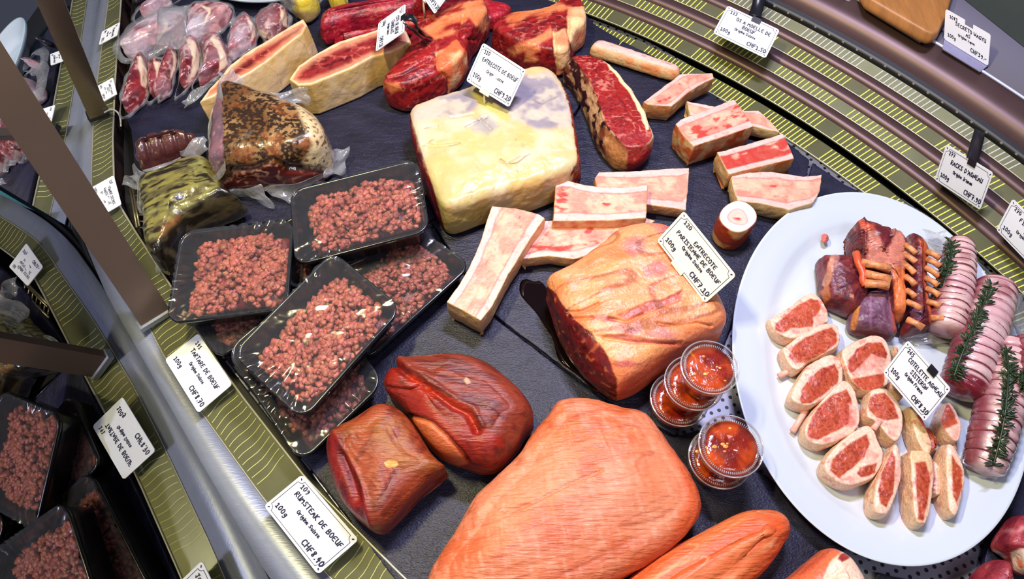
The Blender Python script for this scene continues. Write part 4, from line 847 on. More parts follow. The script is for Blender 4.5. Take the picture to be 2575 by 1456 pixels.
eye = V('S6', (1200, 1500), (1290, 1400), (1370, 1300), (1480, 1205), (1600, 1115), (1800, 1008), (1950, 940), (2080, 885), (2180, 850), (2280, 846), (2340, 852), (2400, 890), (2428, 930), (2436, 995), (2400, 1050), (2330, 1145), (2240, 1260), (2100, 1400), (1950, 1520), (1500, 1600))
def p_eye(P, Q, u, N):
    c = mix(lin(210, 92, 46), lin(228, 126, 76), ss(.3, .7, fbm(stretch(P, .5, .12), 120, 5, 4)))
    c = mix(c, lin(240, 176, 130), ss(.93, .99, ridge(stretch(P, .5, .12), 120, 21, 1))*.5)
    return mix(c, lin(216, 84, 40), edge(sdp(Q, V('S6', (2250, 900), (2440, 900), (2440, 1050), (2200, 1350), (2100, 1400), (2330, 1060))), 12)*.7)
w4 = wr(.5, 120, .0013, 12)
o = body('eye_round', eye, .046, S0, FIBRE, r=.022, crown=.004, bulge=0, sm=1, sil=True, paint=p_eye, disp=lambda P, Q, u, N: (fbm(P, 20, 34, 2)-.5)*.004+w4(P), sp=.0014)
tag(o, 'smooth orange eye round roast at the bottom, right of the rump cap', 'meat')
cor = V('N3', (80, 1220), (290, 1060), (400, 960), (480, 895), (560, 840), (640, 770), (665, 730), (700, 712), (760, 735), (830, 775), (890, 800), (945, 850), (990, 900), (1030, 970), (1075, 1060), (1120, 1200), (1100, 1400), (300, 1500))
def p_cor(P, Q, u, N):
    c = lean(P, lin(226, 112, 72), lin(200, 84, 54), .6, .2, 110, 7); Qw = wob(P, Q, 3)
    c = mix(c, mix(lin(244, 214, 196), lin(246, 196, 160), fbm(P, 50, 3, 2)), edge(sdp(Qw, V('N3', (640, 1053), (690, 940), (740, 860), (845, 785), (930, 850), (1000, 940), (1040, 1020), (1060, 1100), (1080, 1400), (560, 1400), (600, 1150))), 3))
    c = mix(c, lin(160, 50, 46), edge(sdp(Qw, V('N3', (785, 860), (810, 820), (860, 800), (915, 840), (880, 865), (830, 885))), 1.5))
    return mix(c, lin(170, 40, 56), edge(sdp(Qw, V('N3', (960, 860), (1100, 1020), (1100, 1100), (1060, 1080), (1010, 960))), 2)*.8)
o = body('veal_round', cor, .050, S0, MEATW, r=.020, crown=.004, bulge=0, sm=1, sil=True, paint=p_cor, disp=rough(.004, 40), sp=.0014)
tag(o, 'orange roast with white fat face at the bottom edge, below the oval platter', 'meat')
j1 = V('N3', (2270, 760), (2290, 680), (2340, 600), (2400, 510), (2450, 458), (2520, 462), (2600, 420), (2800, 420), (2850, 900), (2600, 1010), (2480, 990), (2420, 850), (2330, 800))
def p_j(seed, bone_):
    def f(P, Q, u, N):
        Qw = wob(P, Q, 3); c = marb(P, lean(P, lin(164, 56, 66), lin(120, 30, 46), 1.2, .4, 60, seed), lin(220, 150, 150), .6, 45, seed, th=.88)
        c = mix(c, lin(226, 190, 190), edge(sdp(Qw, V('N3', (2240, 760), (2320, 780), (2420, 840), (2400, 850), (2300, 830), (2240, 840))), 3)*.8)
        if bone_:
            d = sdp(Qw, V('N3', (2450, 800), (2530, 750), (2640, 760), (2680, 900), (2560, 1010), (2480, 960))); c = mix(c, lin(238, 206, 190), edge(d, 2)); c = mix(c, lin(220, 120, 80), edge(d+10, 3)*ss(.5, .6, fbm(P, 90, 3, 2)))
        return c
    return f
o = body('shank_slice', j1, .040, S0, MEATW, r=.010, crown=.003, sm=1, sil=True, paint=p_j(3, True), disp=rough(.004, 45), sp=.0016); tag(o, 'dark pink shank slice with white bone at the right picture edge', 'meat')
j2 = V('N3', (2020, 1180), (2080, 1060), (2140, 980), (2200, 910), (2280, 860), (2380, 838), (2440, 880), (2475, 960), (2500, 1060), (2560, 1200), (2500, 1400), (2050, 1400))
o = body('shank_slice', j2, .046, S0, MEATW, r=.014, crown=.003, sm=1, sil=True, paint=p_j(8, False), disp=rough(.004, 45), sp=.0016); tag(o, 'dark pink rounded meat slice in the lower right corner', 'meat')

# ---------------------------------------------------------------- meat trays
TRAYM = mat('tray_black', lin(20, 20, 26), .22, spec=.6)
MINCE = mat('minced_meat', vc=True, rough=.38, spec=.5, bump=.4, bscale=500, vary=.1, vscale=300)
WRAP = film_mat('tray_film', white=.03, gloss=.04, rough=.10, bscale=26, bstr=.85, stretch_=(1, 1.6, 1), dist=.005)
def rrect(w, h, r, n=6, wav=0):
    o = []
    for cx, cy, a0 in ((w/2-r, h/2-r, 0), (-w/2+r, h/2-r, 90), (-w/2+r, -h/2+r, 180), (w/2-r, -h/2+r, 270)):
        o += [(cx+r*math.cos(math.radians(a0+k*90/n)), cy+r*math.sin(math.radians(a0+k*90/n))) for k in range(n+1)]
    return np.array(o)
ico = None
def ico_geo():
    global ico
    if ico is None:
        t = (1+5**.5)/2; v = np.array([(-1, t, 0), (1, t, 0), (-1, -t, 0), (1, -t, 0), (0, -1, t), (0, 1, t), (0, -1, -t), (0, 1, -t), (t, 0, -1), (t, 0, 1), (-t, 0, -1), (-t, 0, 1)])/math.hypot(1, t)
        f = [(0,11,5),(0,5,1),(0,1,7),(0,7,10),(0,10,11),(1,5,9),(5,11,4),(11,10,2),(10,7,6),(7,1,8),(3,9,4),(3,4,2),(3,2,6),(3,6,8),(3,8,9),(4,9,5),(2,4,11),(6,2,10),(8,6,7),(9,8,1)]
        v = list(map(tuple, v)); nf = []; cache = {}
        def mid(a, b):
            k = (min(a, b), max(a, b))
            if k not in cache:
                m = (np.array(v[a])+np.array(v[b])); m /= np.linalg.norm(m); v.append(tuple(m)); cache[k] = len(v)-1
            return cache[k]
        for a, b, c in f:
            x, y, z = mid(a, b), mid(b, c), mid(c, a); nf += [(a, x, z), (b, y, x), (c, z, y), (x, y, z)]
        ico = (np.array(v), nf)
    return ico
def tray(corners, zs, label, dep=.030, seed=1, fill=.80, dark=1., npc=620, off=(0, 0), film=True):
    """corners: photo pixels of the four rim corners in order, zs their heights"""
    q = np.array([U(np.array(p, float), z) for p, z in zip(corners, zs)])
    c = q.mean(0); ex = (q[1]-q[0]+q[2]-q[3])/2; ey = (q[3]-q[0]+q[2]-q[1])/2
    w, h = np.linalg.norm(ex), np.linalg.norm(ey); ex /= w; ez = np.cross(ex, ey); ez /= np.linalg.norm(ez)
    if ez[2] < 0: ez = -ez
    ey = ey/h
    def M(x, y, z): return c+np.multiply.outer(x, ex)+np.multiply.outer(y, ey)+np.multiply.outer(z, ez)
    t = empty('mince_tray', c-ez*dep, label, 'meat tray', 'black trays of diced raw beef')
    R = min(w, h)*.16
    prof = [(-.016, -dep, .0), (-.010, -dep, .0), (-.005, -.006, 0), (-.0042, -.0012, 0), (-.0008, .0, 0), (0, -.001, 0), (0, -.004, 0), (-.002, -.0045, 0), (-.003, -.0075, 0), (-.0085, -dep-.0012, 0), (-.016, -dep-.0012, 0)]
    rings = []
    for ins, z, _ in prof:
        o = rrect(w+2*ins*1.0, h+2*ins, max(R+ins, .004)); rings.append(M(o[:, 0], o[:, 1], np.full(len(o), z)))
    n = len(rings[0]); Vv = np.vstack(rings); f = []
    for k in range(len(rings)-1):
        f += [[k*n+i, k*n+(i+1) % n, (k+1)*n+(i+1) % n, (k+1)*n+i] for i in range(n)]
    f = [x[::-1] for x in f]; f.append(list(range(n))); f.append([(len(rings)-1)*n+i for i in range(n)][::-1])
    mesh_obj('tray_shell', Vv, f, TRAYM, t)
    # diced meat heap
    rs = R_(seed); iv, if_ = ico_geo(); mb = MB(); W2, H2 = w/2-.012, h/2-.012
    bx, by = rs.uniform(-.006, .006, 2)
    for k in range(npc):
        x, y = rs.uniform(-1, 1, 2); 
        edge_ = 1-max(abs(x), abs(y))**5*.55
        x = x*W2*fill/.8+off[0]; y = y*H2*fill/.8+off[1]
        if (abs(x/(W2*fill/.8)))**3.+(abs(y/(H2*fill/.8)))**3. > 1.25: continue
        layer = rs.uniform(.35, 1); zt = -dep*.32+.004*math.sin(x*90+seed)*math.cos(y*80)
        z = -dep+.003+(zt+dep-.003)*min(1, edge_)*max(.55, layer**.35)
        s = rs.uniform(.0024, .0042)*np.array([1, rs.uniform(.7, 1), rs.uniform(.6, .9)])
        a, b_, c_ = rs.uniform(0, 6.28, 3); ca, sa, cb, sb_ = math.cos(a), math.sin(a), math.cos(b_), math.sin(b_)
        Rm = np.array([[ca, -sa, 0], [sa, ca, 0], [0, 0, 1]])@np.array([[1, 0, 0], [0, cb, -sb_], [0, sb_, cb]])
        p = iv*(1+rs.uniform(-.38, .38, (len(iv), 1))); p = np.sign(p)*np.abs(p)**.62
        p = (p*s)@Rm.T+[x, y, z]
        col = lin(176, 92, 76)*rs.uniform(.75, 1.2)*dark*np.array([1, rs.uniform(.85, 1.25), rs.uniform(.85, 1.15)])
        mb.add(M(p[:, 0], p[:, 1], p[:, 2]), if_, col)
    # bed under the loose dice
    g = []
    for yy in np.linspace(-1, 1, 18):
        g.append([(xx*W2*.95+off[0], yy*H2*.95+off[1], -dep+.003+(dep*.36)*(1-abs(xx)**4)*(1-abs(yy)**4)) for xx in np.linspace(-1, 1, 22)])
    g = np.array(g); vv, ff_ = sheet_geo(M(g[..., 0].ravel(), g[..., 1].ravel(), g[..., 2].ravel()).reshape(g.shape), .001)
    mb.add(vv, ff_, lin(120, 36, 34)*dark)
    ob = mb.build('diced_beef', MINCE, t); ob['kind'] = 'stuff'
    if film:
        g = []; nx, ny = 80, 60; rs2 = R_(seed+5)
        ph = rs2.uniform(0, 6, 8)
        for yy in np.linspace(-1, 1, ny):
            row = []
            for xx in np.linspace(-1, 1, nx):
                e = max(abs(xx), abs(yy)); ang = math.atan2(yy*h, xx*w)
                ang2 = ang*34+2*math.sin(ang*5+ph[0]); wr_ = math.sin(ang2)*.0020*(e**5)*(.5+.5*math.sin(ang*3+ph[1]))
                diag = .0016*math.sin((xx*1.2+yy*.9)*7+ph[2]+1.3*math.sin(yy*3+ph[3]))*(1-e**2)*(.3+.7*e)
                k = 1-.0
                px_, py_ = xx*(w/2-.001), yy*(h/2-.001)
                # pull the sheet corners inside the round corners
                qx, qy = max(0, abs(px_)-(w/2-R)), max(0, abs(py_)-(h/2-R)); dd = math.hypot(qx, qy)
                if dd > R-.001 and qx > 0 and qy > 0:
                    s_ = (R-.001)/dd; px_ = math.copysign(w/2-R+qx*s_, px_); py_ = math.copysign(h/2-R+qy*s_, py_)
                row.append((px_, py_, .0009-.002*(1-e**2)+wr_+diag))
            g.append(row)
        g = np.array(g); v = M(g[..., 0].ravel(), g[..., 1].ravel(), g[..., 2].ravel())
        ff_ = [[i*nx+j, i*nx+j+1, (i+1)*nx+j+1, (i+1)*nx+j] for i in range(ny-1) for j in range(nx-1)]
        mesh_obj('cling_film', v, ff_, WRAP, t)
    return t
def V4(v, *p): return [tuple(x) for x in V(v, *p)]
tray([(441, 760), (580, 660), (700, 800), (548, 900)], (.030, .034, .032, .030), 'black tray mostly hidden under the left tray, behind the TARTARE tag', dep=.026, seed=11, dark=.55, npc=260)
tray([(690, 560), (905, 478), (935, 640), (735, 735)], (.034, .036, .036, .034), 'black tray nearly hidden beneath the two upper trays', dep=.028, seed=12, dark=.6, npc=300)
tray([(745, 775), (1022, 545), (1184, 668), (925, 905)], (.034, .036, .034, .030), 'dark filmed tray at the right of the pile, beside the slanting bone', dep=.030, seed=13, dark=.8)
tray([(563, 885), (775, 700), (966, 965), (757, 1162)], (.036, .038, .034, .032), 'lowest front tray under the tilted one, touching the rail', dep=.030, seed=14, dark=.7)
tray([(453, 583), (742, 545), (722, 782), (415, 812)], (.066, .068, .064, .062), 'left tray of diced beef overhanging the rail', dep=.028, seed=15, off=(.004, -.006))
tray([(728, 478), (1050, 396), (1082, 580), (740, 668)], (.068, .072, .070, .066), 'uppermost right tray of diced beef with shiny film, left of the rib slab', dep=.030, seed=16, off=(.006, -.010))
tray([(832, 634), (1016, 768), (756, 1066), (583, 882)], (.072, .070, .068, .070), 'front tray of diced beef turned diagonally on top of the pile', dep=.030, seed=17, npc=680, off=(.002, -.002))

# ---------------------------------------------------------------- sauce cups
CUPM = film_mat('clear_plastic', white=.0, gloss=.03, rough=.04, bscale=10, bstr=.05)
RIBM = film_mat('ribbed_plastic', white=.28, gloss=.35, rough=.1, bscale=10, bstr=.05)
SAUCE = mat('sauce', vc=True, rough=.18, spec=.6, coat=.5, bump=.5, bscale=120, vary=.2, vscale=90)
def lathe(prof, c, tilt=(0, 0), seg=48, ov=None):
    a = np.linspace(0, 2*math.pi, seg, endpoint=False); v = []
    for r, z in prof:
        v.append(np.c_[r*np.cos(a), r*np.sin(a), np.full(seg, z)])
    v = np.vstack(v); v[:, 0] += v[:, 2]*tilt[0]; v[:, 1] += v[:, 2]*tilt[1]; v = v+c
    f = [[k*seg+i, k*seg+(i+1) % seg, (k+1)*seg+(i+1) % seg, (k+1)*seg+i] for k in range(len(prof)-1) for i in range(seg)]
    if prof[0][0] > 1e-6: f.append(list(range(seg-1, -1, -1)))
    if prof[-1][0] > 1e-6: f.append([(len(prof)-1)*seg+i for i in range(seg)])
    return v, f
def cup(px, ztop, label, R, hh=.033, seed=1):
    p = U(np.array(px, float), ztop); base = p-[0, 0, hh]
    t = empty('sauce_cup', base, label, 'sauce cup', 'lidded plastic cups of orange red sauce')
    rb_, rt = R*.74, R*.93
    v, f = lathe([(rb_, .0005), (rt, hh-.003), (R*.97, hh-.003), (R*.97, hh-.001)], base); mesh_obj('cup_wall', v, f[:-2], CUPM, t)
    v, f = lathe([(rb_-.0006, .0012), (rt-.0007, hh-.0062), (rt*.6, hh-.0058), (rt*.3, hh-.0062), (.0001, hh-.006)], base, seg=64)
    s = fbm(v, 110, seed, 3); col = mix(mix(lin(128, 26, 12), lin(190, 70, 16), ss(.4, .6, s)), lin(226, 150, 60), ss(.80, .86, fbm(v, 150, seed+4, 2)))
    rows = []
    mesh_obj('sauce', v, f, SAUCE, t, col)
    rs = R_(seed); mb = MB(); iv, if_ = ico_geo()
    for k in range(6):
        a, r = rs.uniform(0, 6.28), rs.uniform(0, rt*.8); s_ = rs.uniform(.0008, .0022)*np.array([1.4, 1, .4])
        mb.add(iv*s_+base+[r*math.cos(a), r*math.sin(a), hh-.0058], if_, mix(lin(214, 120, 50), lin(236, 190, 90), rs.rand()))
    mb.build('chili_seeds', SAUCE, t)
    v, f = lathe([(R, hh-.006), (R*1.01, hh-.001), (R*.985, hh+.0012), (R*.93, hh+.0008), (R*.90, hh-.0022), (R*.80, hh-.0026), (R*.3, hh-.0026), (.0001, hh-.0026)], base, seg=64); mesh_obj('lid', v, f[:-1], CUPM, t)
    tube('lid_rim', [base+[R*.995*math.cos(a), R*.995*math.sin(a), hh+.0003] for a in np.linspace(0, 2*math.pi, 64, endpoint=False)], .0007, RIBM, t, 6, closed=True)
    mb = MB()
    for k in range(84):
        a = k/84*2*math.pi; ca, sa = math.cos(a), math.sin(a); vv, ff_ = box_geo(base+[R*.855*ca, R*.855*sa, hh-.0015], [R*.032*ca, R*.032*sa, 0], [-sa*.00035, ca*.00035, 0], [0, 0, .0009]); mb.add(vv, ff_)
    mb.build('lid_ribs', RIBM, t, False)
    return t
cup((1708, 1003), .034, 'bottom sauce cup of the stack of three beside the roast', .0292, seed=1)
cup((1745, 962), .068, 'middle sauce cup of the stack of three', .0286, seed=2)
cup((1785, 923), .102, 'top sauce cup of the stack of three, below the parisienne roast', .0270, seed=3)
cup((1810, 1152), .034, 'lower sauce cup of the pair beside the oval platter', .0300, seed=4)
cup((1838, 1121), .066, 'upper sauce cup of the pair beside the oval platter', .0300, seed=5)

# ---------------------------------------------------------------- oval platter
PC = np.array([.3879, .3294]); PA = np.array([-.2052, -.9787]); PB = np.array([.9787, -.2052]); RA, RB = .2161, .1518
def platter(c, ra, rb, z0, label, seg=160):
    prof = [(.0, .0045), (.60, .0045), (.66, .0050), (.70, .0070), (.74, .0115), (.78, .0145), (.90, .0190), (.985, .0235), (1.0, .0245), (1.004, .0235), (.995, .0205), (.90, .0155), (.76, .0095), (.70, .002), (.66, 0), (.62, 0), (.61, .0015), (.0, .0015)]
    a = np.linspace(0, 2*math.pi, seg, endpoint=False); v = []
    for s, z in prof:
        d = (1-s)*rb; u = (ra-d)/ra if s > .3 else s; w = s if s > 0 else 0
        A = (ra-d) if s > 0 else 0; B = rb*s
        v.append(np.c_[c[0]+A*np.cos(a)*PA[0]+B*np.sin(a)*PB[0], c[1]+A*np.cos(a)*PA[1]+B*np.sin(a)*PB[1], np.full(seg, z0+z)])
    v = np.vstack(v); f = [[k*seg+i, (k+1)*seg+i, (k+1)*seg+(i+1) % seg, k*seg+(i+1) % seg] for k in range(len(prof)-1) for i in range(seg)]
    return tag(mesh_obj('platter', v, f, mat('porcelain', lin(204, 214, 226), .16, spec=.5, coat=.3)), label, 'platter')
platter(PC, RA, RB, .0, 'large white oval porcelain platter holding the lamb cuts')
pc0 = PC.copy(); PA0, PB0 = PA.copy(), PB.copy(); PA = np.array([1., 0]); PB = np.array([0, -1.])
bp_ = U(np.array([646., 9.]), .020); platter(bp_[:2]+[0, .11], .125, .11, .0, 'white plate cut by the top picture edge'); PA, PB = PA0, PB0

# ---------------------------------------------------------------- lamb chops
PZ = .0055
def p_chop(leans, bones=(), seed=1, tan=False):
    def f(P, Q, u, N):
        Qw = wob(P, Q, 2.2, 170, seed); c = mix(lin(238, 186, 166), lin(240, 206, 180), fbm(P, 90, seed, 3))
        if tan: c = mix(c, lin(226, 190, 140), ss(.4, .6, fbm(P, 60, seed+2, 2))*.8)
        for g in leans:
            d = sdp(Qw, g); l = marb(P, lean(P, lin(186, 78, 46), lin(150, 50, 34), .8+seed, .5, 420, seed), lin(226, 140, 104), .45, 230, seed, th=.86)
            c = mix(c, l, edge(d, 1.6)*ss(.03, .1, u)); c = mix(c, lin(190, 70, 70), np.exp(-((d-1)/1.3)**2)*.25*ss(.1, .2, u))
        for g in bones: c = mix(c, mix(lin(220, 110, 100), lin(246, 210, 190), fbm(P, 200, seed+3, 2)), edge(sdp(Qw, g), 3)*.8)
        c = mix(c, mix(lin(236, 190, 160), lin(224, 190, 150), fbm(P, 50, seed+7, 2)), ss(.12, .03, u)); c = mix(c, lin(206, 84, 74), ss(.64, .74, fbm(P, 130, seed+17, 3))*.55)
        return c
    return f
def chop(out, leans, z, label, bones=(), seed=1, sv='S8', tan=False, slope=(0, 0), lean_=(0, 0), stub=None, extra=None, zb=PZ):
    cc = V(sv, *out).mean(0); ew = 1.16 if (tan or z > .031) else 1.07
    o = body('lamb_chop', cc+(V(sv, *out)-cc)*ew, z, zb, MEATW, r=.0018, crown=.0010, bulge=.0012, sm=1, sil=True, sp=.0010, slope=slope, lean=lean_, seed=seed,
             paint=p_chop([V(sv, *l) for l in leans], [V(sv, *l) for l in bones], seed, tan), disp=lambda P, Q, u, N: (fbm(P, 80, seed, 3)-.5)*.0025)
    tag(o, label, 'lamb chop', 'raw lamb chops on the oval platter')
    if stub:
        (a, b), zz = stub; v = U(V(sv, a, b), zz); pts = [v[0], (v[0]+v[1])/2+[0, 0, .0006], v[1]]
        tube('rib_bone', pts, [.0032, .0028, .0034], mat('rib_bone', lin(240, 176, 158), .4, bump=.4, bscale=200, vary=.15, vscale=100), o, 10)
    return o
chop([(210,940),(235,915),(290,880),(400,820),(470,755),(540,728),(590,770),(625,830),(642,900),(638,955),(560,985),(500,1030),(440,1060),(370,1085),(290,1062),(240,1015)], [[(285,935),(380,850),(450,800),(530,760),(580,772),(600,830),(550,900),(540,960),(400,965),(340,1000),(270,990)]], .026, 'upper left lamb chop, alone above the left row', [[(540,890),(620,860),(635,940),(560,970)],[(380,970),(540,970),(440,1010),(390,1000)]], 3, 'S7')
chop([(300,1145),(330,1118),(420,1050),(500,998),(620,942),(705,950),(722,1010),(722,1065),(690,1135),(620,1170),(560,1205),(480,1232),(430,1290),(385,1300),(330,1235)], [[(375,1170),(400,1100),(480,1040),(560,1000),(680,962),(712,1010),(712,1065),(640,1130),(500,1210),(420,1212)]], .026, 'second lamb chop of the left row with a rib stub at lower left', [], 5, 'S7', stub=(((305,1305),(500,1200)), .012))
chop([(332,292),(352,240),(400,160),(455,78),(560,8),(640,-10),(680,25),(692,90),(692,180),(600,240),(545,305),(450,352),(400,342),(345,322)], [[(420,275),(440,200),(490,130),(560,70),(650,40),(682,100),(672,170),(600,222),(500,298),(435,300)]], .028, 'third lamb chop of the left row with broad pale fat rim', [], 7, stub=(((375,485),(470,330)), .012))
chop([(425,500),(450,440),(500,375),(600,230),(650,185),(695,160),(745,180),(775,240),(795,320),(812,400),(790,462),(700,540),(600,582),(520,602),(440,570)], [[(470,490),(510,370),(570,300),(640,240),(730,208),(760,270),(765,340),(740,440),(640,488),(540,542),(480,520)]], .027, 'large lamb chop at the middle of the left row', [[(750,300),(800,340),(800,440),(740,470)],[(540,550),(700,490),(740,520),(600,575)]], 9)
chop([(545,732),(570,690),(610,632),(700,556),(800,478),(870,456),(905,500),(925,560),(960,625),(950,700),(920,760),(880,802),(780,845),(690,868),(610,830),(555,780)], [[(620,742),(640,662),(700,605),(760,560),(860,502),(885,570),(850,650),(760,735),(680,792)],[(820,720),(930,690),(915,760),(830,790),(800,760)]], .028, 'lamb chop at the lower left with two muscles and pale bottom edge', [[(870,600),(950,640),(900,700),(850,690)],[(680,800),(800,780),(840,810),(700,850)]], 11)
chop([(705,1185),(740,1140),(820,1085),(900,1048),(968,1026),(1040,1048),(1070,1110),(1085,1190),(1078,1260),(1065,1330),(1040,1392),(960,1420),(870,1452),(790,1400),(742,1310)], [[(790,1195),(860,1110),(930,1068),(1030,1068),(1065,1150),(1050,1230),(960,1262),(870,1275),(800,1280)],[(800,1330),(1050,1280),(1040,1380),(870,1440),(800,1400)]], .027, 'lamb chop with bone bridge in the middle, left of the platter tag', [[(960,1150),(1070,1190),(1040,1280),(940,1290),(820,1300),(830,1275)]], 13, 'S7')
chop([(808,430),(825,340),(850,250),(900,222),(960,210),(1020,235),(1062,300),(1085,360),(1092,480),(1060,530),(1005,592),(955,565),(900,500),(870,465)], [[(858,292),(900,240),(980,228),(1040,290),(1072,400),(1000,412),(930,392),(880,345)]], .030, 'lamb chop in the centre with a round bone end pointing down', [[(900,400),(950,400),(940,470),(890,470)],[(1000,450),(1080,440),(1070,520),(1000,520)]], 15, stub=(((905,470),(945,420)), .028))
chop([(1093,400),(1120,350),(1160,330),(1205,380),(1240,450),(1285,560),(1270,610),(1240,662),(1190,662),(1150,610),(1115,520)], [[(1190,380),(1225,370),(1290,500),(1290,560),(1250,470)]], .030, 'lamb chop standing on edge below the platter tag, fat side up', [], 17, tan=True)
chop([(1215,470),(1260,440),(1340,555),(1330,590),(1270,640),(1250,655),(1280,570)], [[(1215,470),(1260,440),(1340,555),(1330,590),(1270,640),(1250,655),(1280,570)]], .020, 'narrow red edge of a lamb chop behind the one standing below the tag', [], 18)
chop([(1275,470),(1310,380),(1340,320),(1400,290),(1440,340),(1485,445),(1470,520),(1430,580),(1370,590),(1320,530)], [[(1318,350),(1400,300),(1440,360),(1460,430),(1380,470),(1340,430)]], .030, 'small lamb chop peeking out right of the platter tag', [[(1380,500),(1470,450),(1460,540),(1400,560)]], 19, stub=(((1440,605),(1400,500)), .016))
chop([(858,1000),(862,900),(900,800),(960,680),(1018,572),(1050,610),(1075,680),(1078,780),(1040,900),(1010,985),(960,1040),(880,1036)], [[(940,880),(955,780),(980,700),(1030,600),(1052,660),(1050,800),(1030,900),(990,982),(955,960)]], .032, 'leaning lamb chop in the bottom row, leftmost', [[(1050,660),(1085,700),(1080,820),(1050,860)]], 21)
chop([(1080,682),(1120,655),(1172,638),(1270,655),(1292,760),(1280,880),(1262,1000),(1238,1078),(1180,1100),(1120,1102),(1100,1020),(1092,880)], [[(1178,690),(1250,680),(1282,800),(1262,960),(1238,1072),(1203,1062),(1192,900)]], .034, 'lamb chop in the bottom row with a brown spot on its fat side', [], 23, tan=True)
chop([(1285,665),(1305,660),(1312,800),(1300,930),(1280,945),(1285,800)], [[(1285,665),(1305,660),(1312,800),(1300,930),(1280,945),(1285,800)]], .022, 'thin red lamb chop slice between the two lowest chops', [], 24)
chop([(1308,700),(1325,620),(1365,588),(1418,596),(1450,650),(1492,740),(1496,830),(1465,930),(1440,1030),(1350,1052),(1322,1000),(1312,850)], [[(1425,640),(1490,745),(1490,850),(1455,960),(1430,900),(1425,760)]], .034, 'lamb chop in the bottom row, rightmost, with smooth tan fat side', [], 25, tan=True)
chop([(985,172),(1005,155),(1040,160),(1105,260),(1095,285),(1050,290),(1000,240)], [], .024, 'small fatty lamb piece peeking out left of the platter tag', [], 27, tan=True)
chop([(1075,1130),(1100,1090),(1130,1092),(1148,1130),(1120,1180),(1090,1200)], [[(1080,1130),(1105,1095),(1130,1100),(1140,1130),(1115,1170)]], .024, 'small red tip of lamb above the left corner of the platter tag', [], 28, 'S7')
tag(body('meat_crumb', V('S7', (615,310),(640,305),(650,330),(640,350),(620,352)), .0175, .0142, MEATW, r=.001, sp=.001, paint=lambda P, Q, u, N: np.tile(lin(214, 110, 100), (len(P), 1))), 'tiny pink meat crumb lying alone on the platter rim', 'crumb')

# ---------------------------------------------------------------- racks of lamb
MAR = (118, 44, 46); MARD = (78, 22, 34)
def p_rack(bands=(), seed=1, base=MAR, dark=MARD, ang=0.5, side=None):
    def f(P, Q, u, N):
        Qw = wob(P, Q, 3, 140, seed); c = lean(P, lin(*base), lin(*dark), ang, .25, 110, seed)
        c = marb(P, c, lin(170, 96, 96), .35, 70, seed, th=.9)
        for g, colr, a in bands: c = mix(c, mix(lin(*colr), lin(*colr)*.75, ss(.4, .6, fbm(stretch(P, ang, .3), 130, seed+3, 2))), edge(sdp(Qw, g), 2.5)*a)
        return c
    return f
N7 = lambda *p: V('N7', *p)
RIBM_ = mat('rack_bone', lin(216, 140, 92), .42, bump=.6, bscale=200, vary=.55, vscale=160)
def rib(parent, a, b, za, zb_, r=.0036):
    v0, v1 = U(N7(a, b), np.array([za, zb_])); m = (v0+v1)/2+[0, 0, .0012]
    tube('rib_bone', [v0, m, v1], [r, r*.85, r*1.05], RIBM_, parent, 10)
n1 = body('lamb_rack', N7((300,200),(318,150),(360,82),(420,80),(500,98),(640,135),(755,168),(790,185),(850,180),(880,230),(925,400),(915,520),(905,650),(900,850),(905,1000),(940,1060),(900,1130),(828,1232),(790,1120),(775,960),(768,800),(742,650),(600,560),(440,560),(330,500),(298,420)), .048, PZ, MEATW, r=.008, crown=.002, sm=1, sil=True, sp=.0012, seed=3,
  paint=p_rack([(N7((420,80),(520,120),(600,150),(620,200),(560,190),(500,195),(450,150)), (206, 90, 60), .9), (N7((520,200),(600,200),(660,300),(690,380),(760,300),(770,180),(860,190),(920,380),(905,600),(760,600),(720,540),(500,480)), (212, 130, 110), .9), (N7((760,560),(905,560),(905,1000),(830,1230),(790,1000)), (226, 120, 66), .95), (N7((580,150),(760,165),(760,320),(690,390),(640,270)), (110, 30, 40), .8), (N7((600,205),(640,215),(620,250),(590,240)), (226, 190, 200), .8), (N7((350,90),(380,90),(410,210),(380,180)), (210, 140, 120), .7)], 3), disp=lambda P, Q, u, N: (fbm(P, 60, 5, 3)-.5)*.005+crease(Q, [N7((690,390),(760,300),(770,180)), N7((500,200),(500,460))], 4, .003))
tag(n1, 'rack of lamb with long orange backbone strip down the middle', 'rack of lamb', 'racks of lamb on the oval platter')
for a, b in (((895,340),(995,425)),((875,425),(995,510)),((870,520),(985,620)),((895,650),(988,735)),((905,790),(990,855)),((905,900),(1045,970)),((910,1075),(1070,1160))): rib(n1, a, b, .046, .050)
n2 = body('lamb_rack', N7((14,470),(40,445),(80,432),(200,430),(300,432),(360,450),(410,480),(450,560),(490,650),(525,740),(520,820),(490,880),(420,940),(345,1052),(250,1010),(160,970),(80,930),(50,830),(30,680)), .040, PZ, MEATW, r=.010, crown=.003, sm=1, sil=True, sp=.0012, seed=5,
  paint=p_rack([(N7((150,440),(238,432),(220,520),(180,620),(140,720),(90,760),(60,740),(100,640),(120,560)), (206, 140, 112), .95), (N7((45,800),(130,720),(150,860),(90,920)), (206, 120, 66), .8), (N7((180,440),(245,440),(230,620),(200,800),(160,880),(180,640)), (130, 76, 100), .5), (N7((340,820),(380,825),(380,860),(350,850)), (226, 130, 90), .8)], 5), disp=rough(.003, 60))
tag(n2, 'small rack of lamb with beige stripe and three ribs pointing right', 'rack of lamb', 'racks of lamb on the oval platter')
v = [U(N7(a), z)[0] for a, z in (((405,415),.046),((420,500),.047),((455,570),.046),((480,640),.045),((465,680),.044),((500,740),.043))]
tube('fat_strip', chaikin(np.array(v), 2, False), .0042, mat('orange_fat', lin(206, 84, 48), .35, bump=.5, bscale=150, vary=.25, vscale=80), n2, 10)
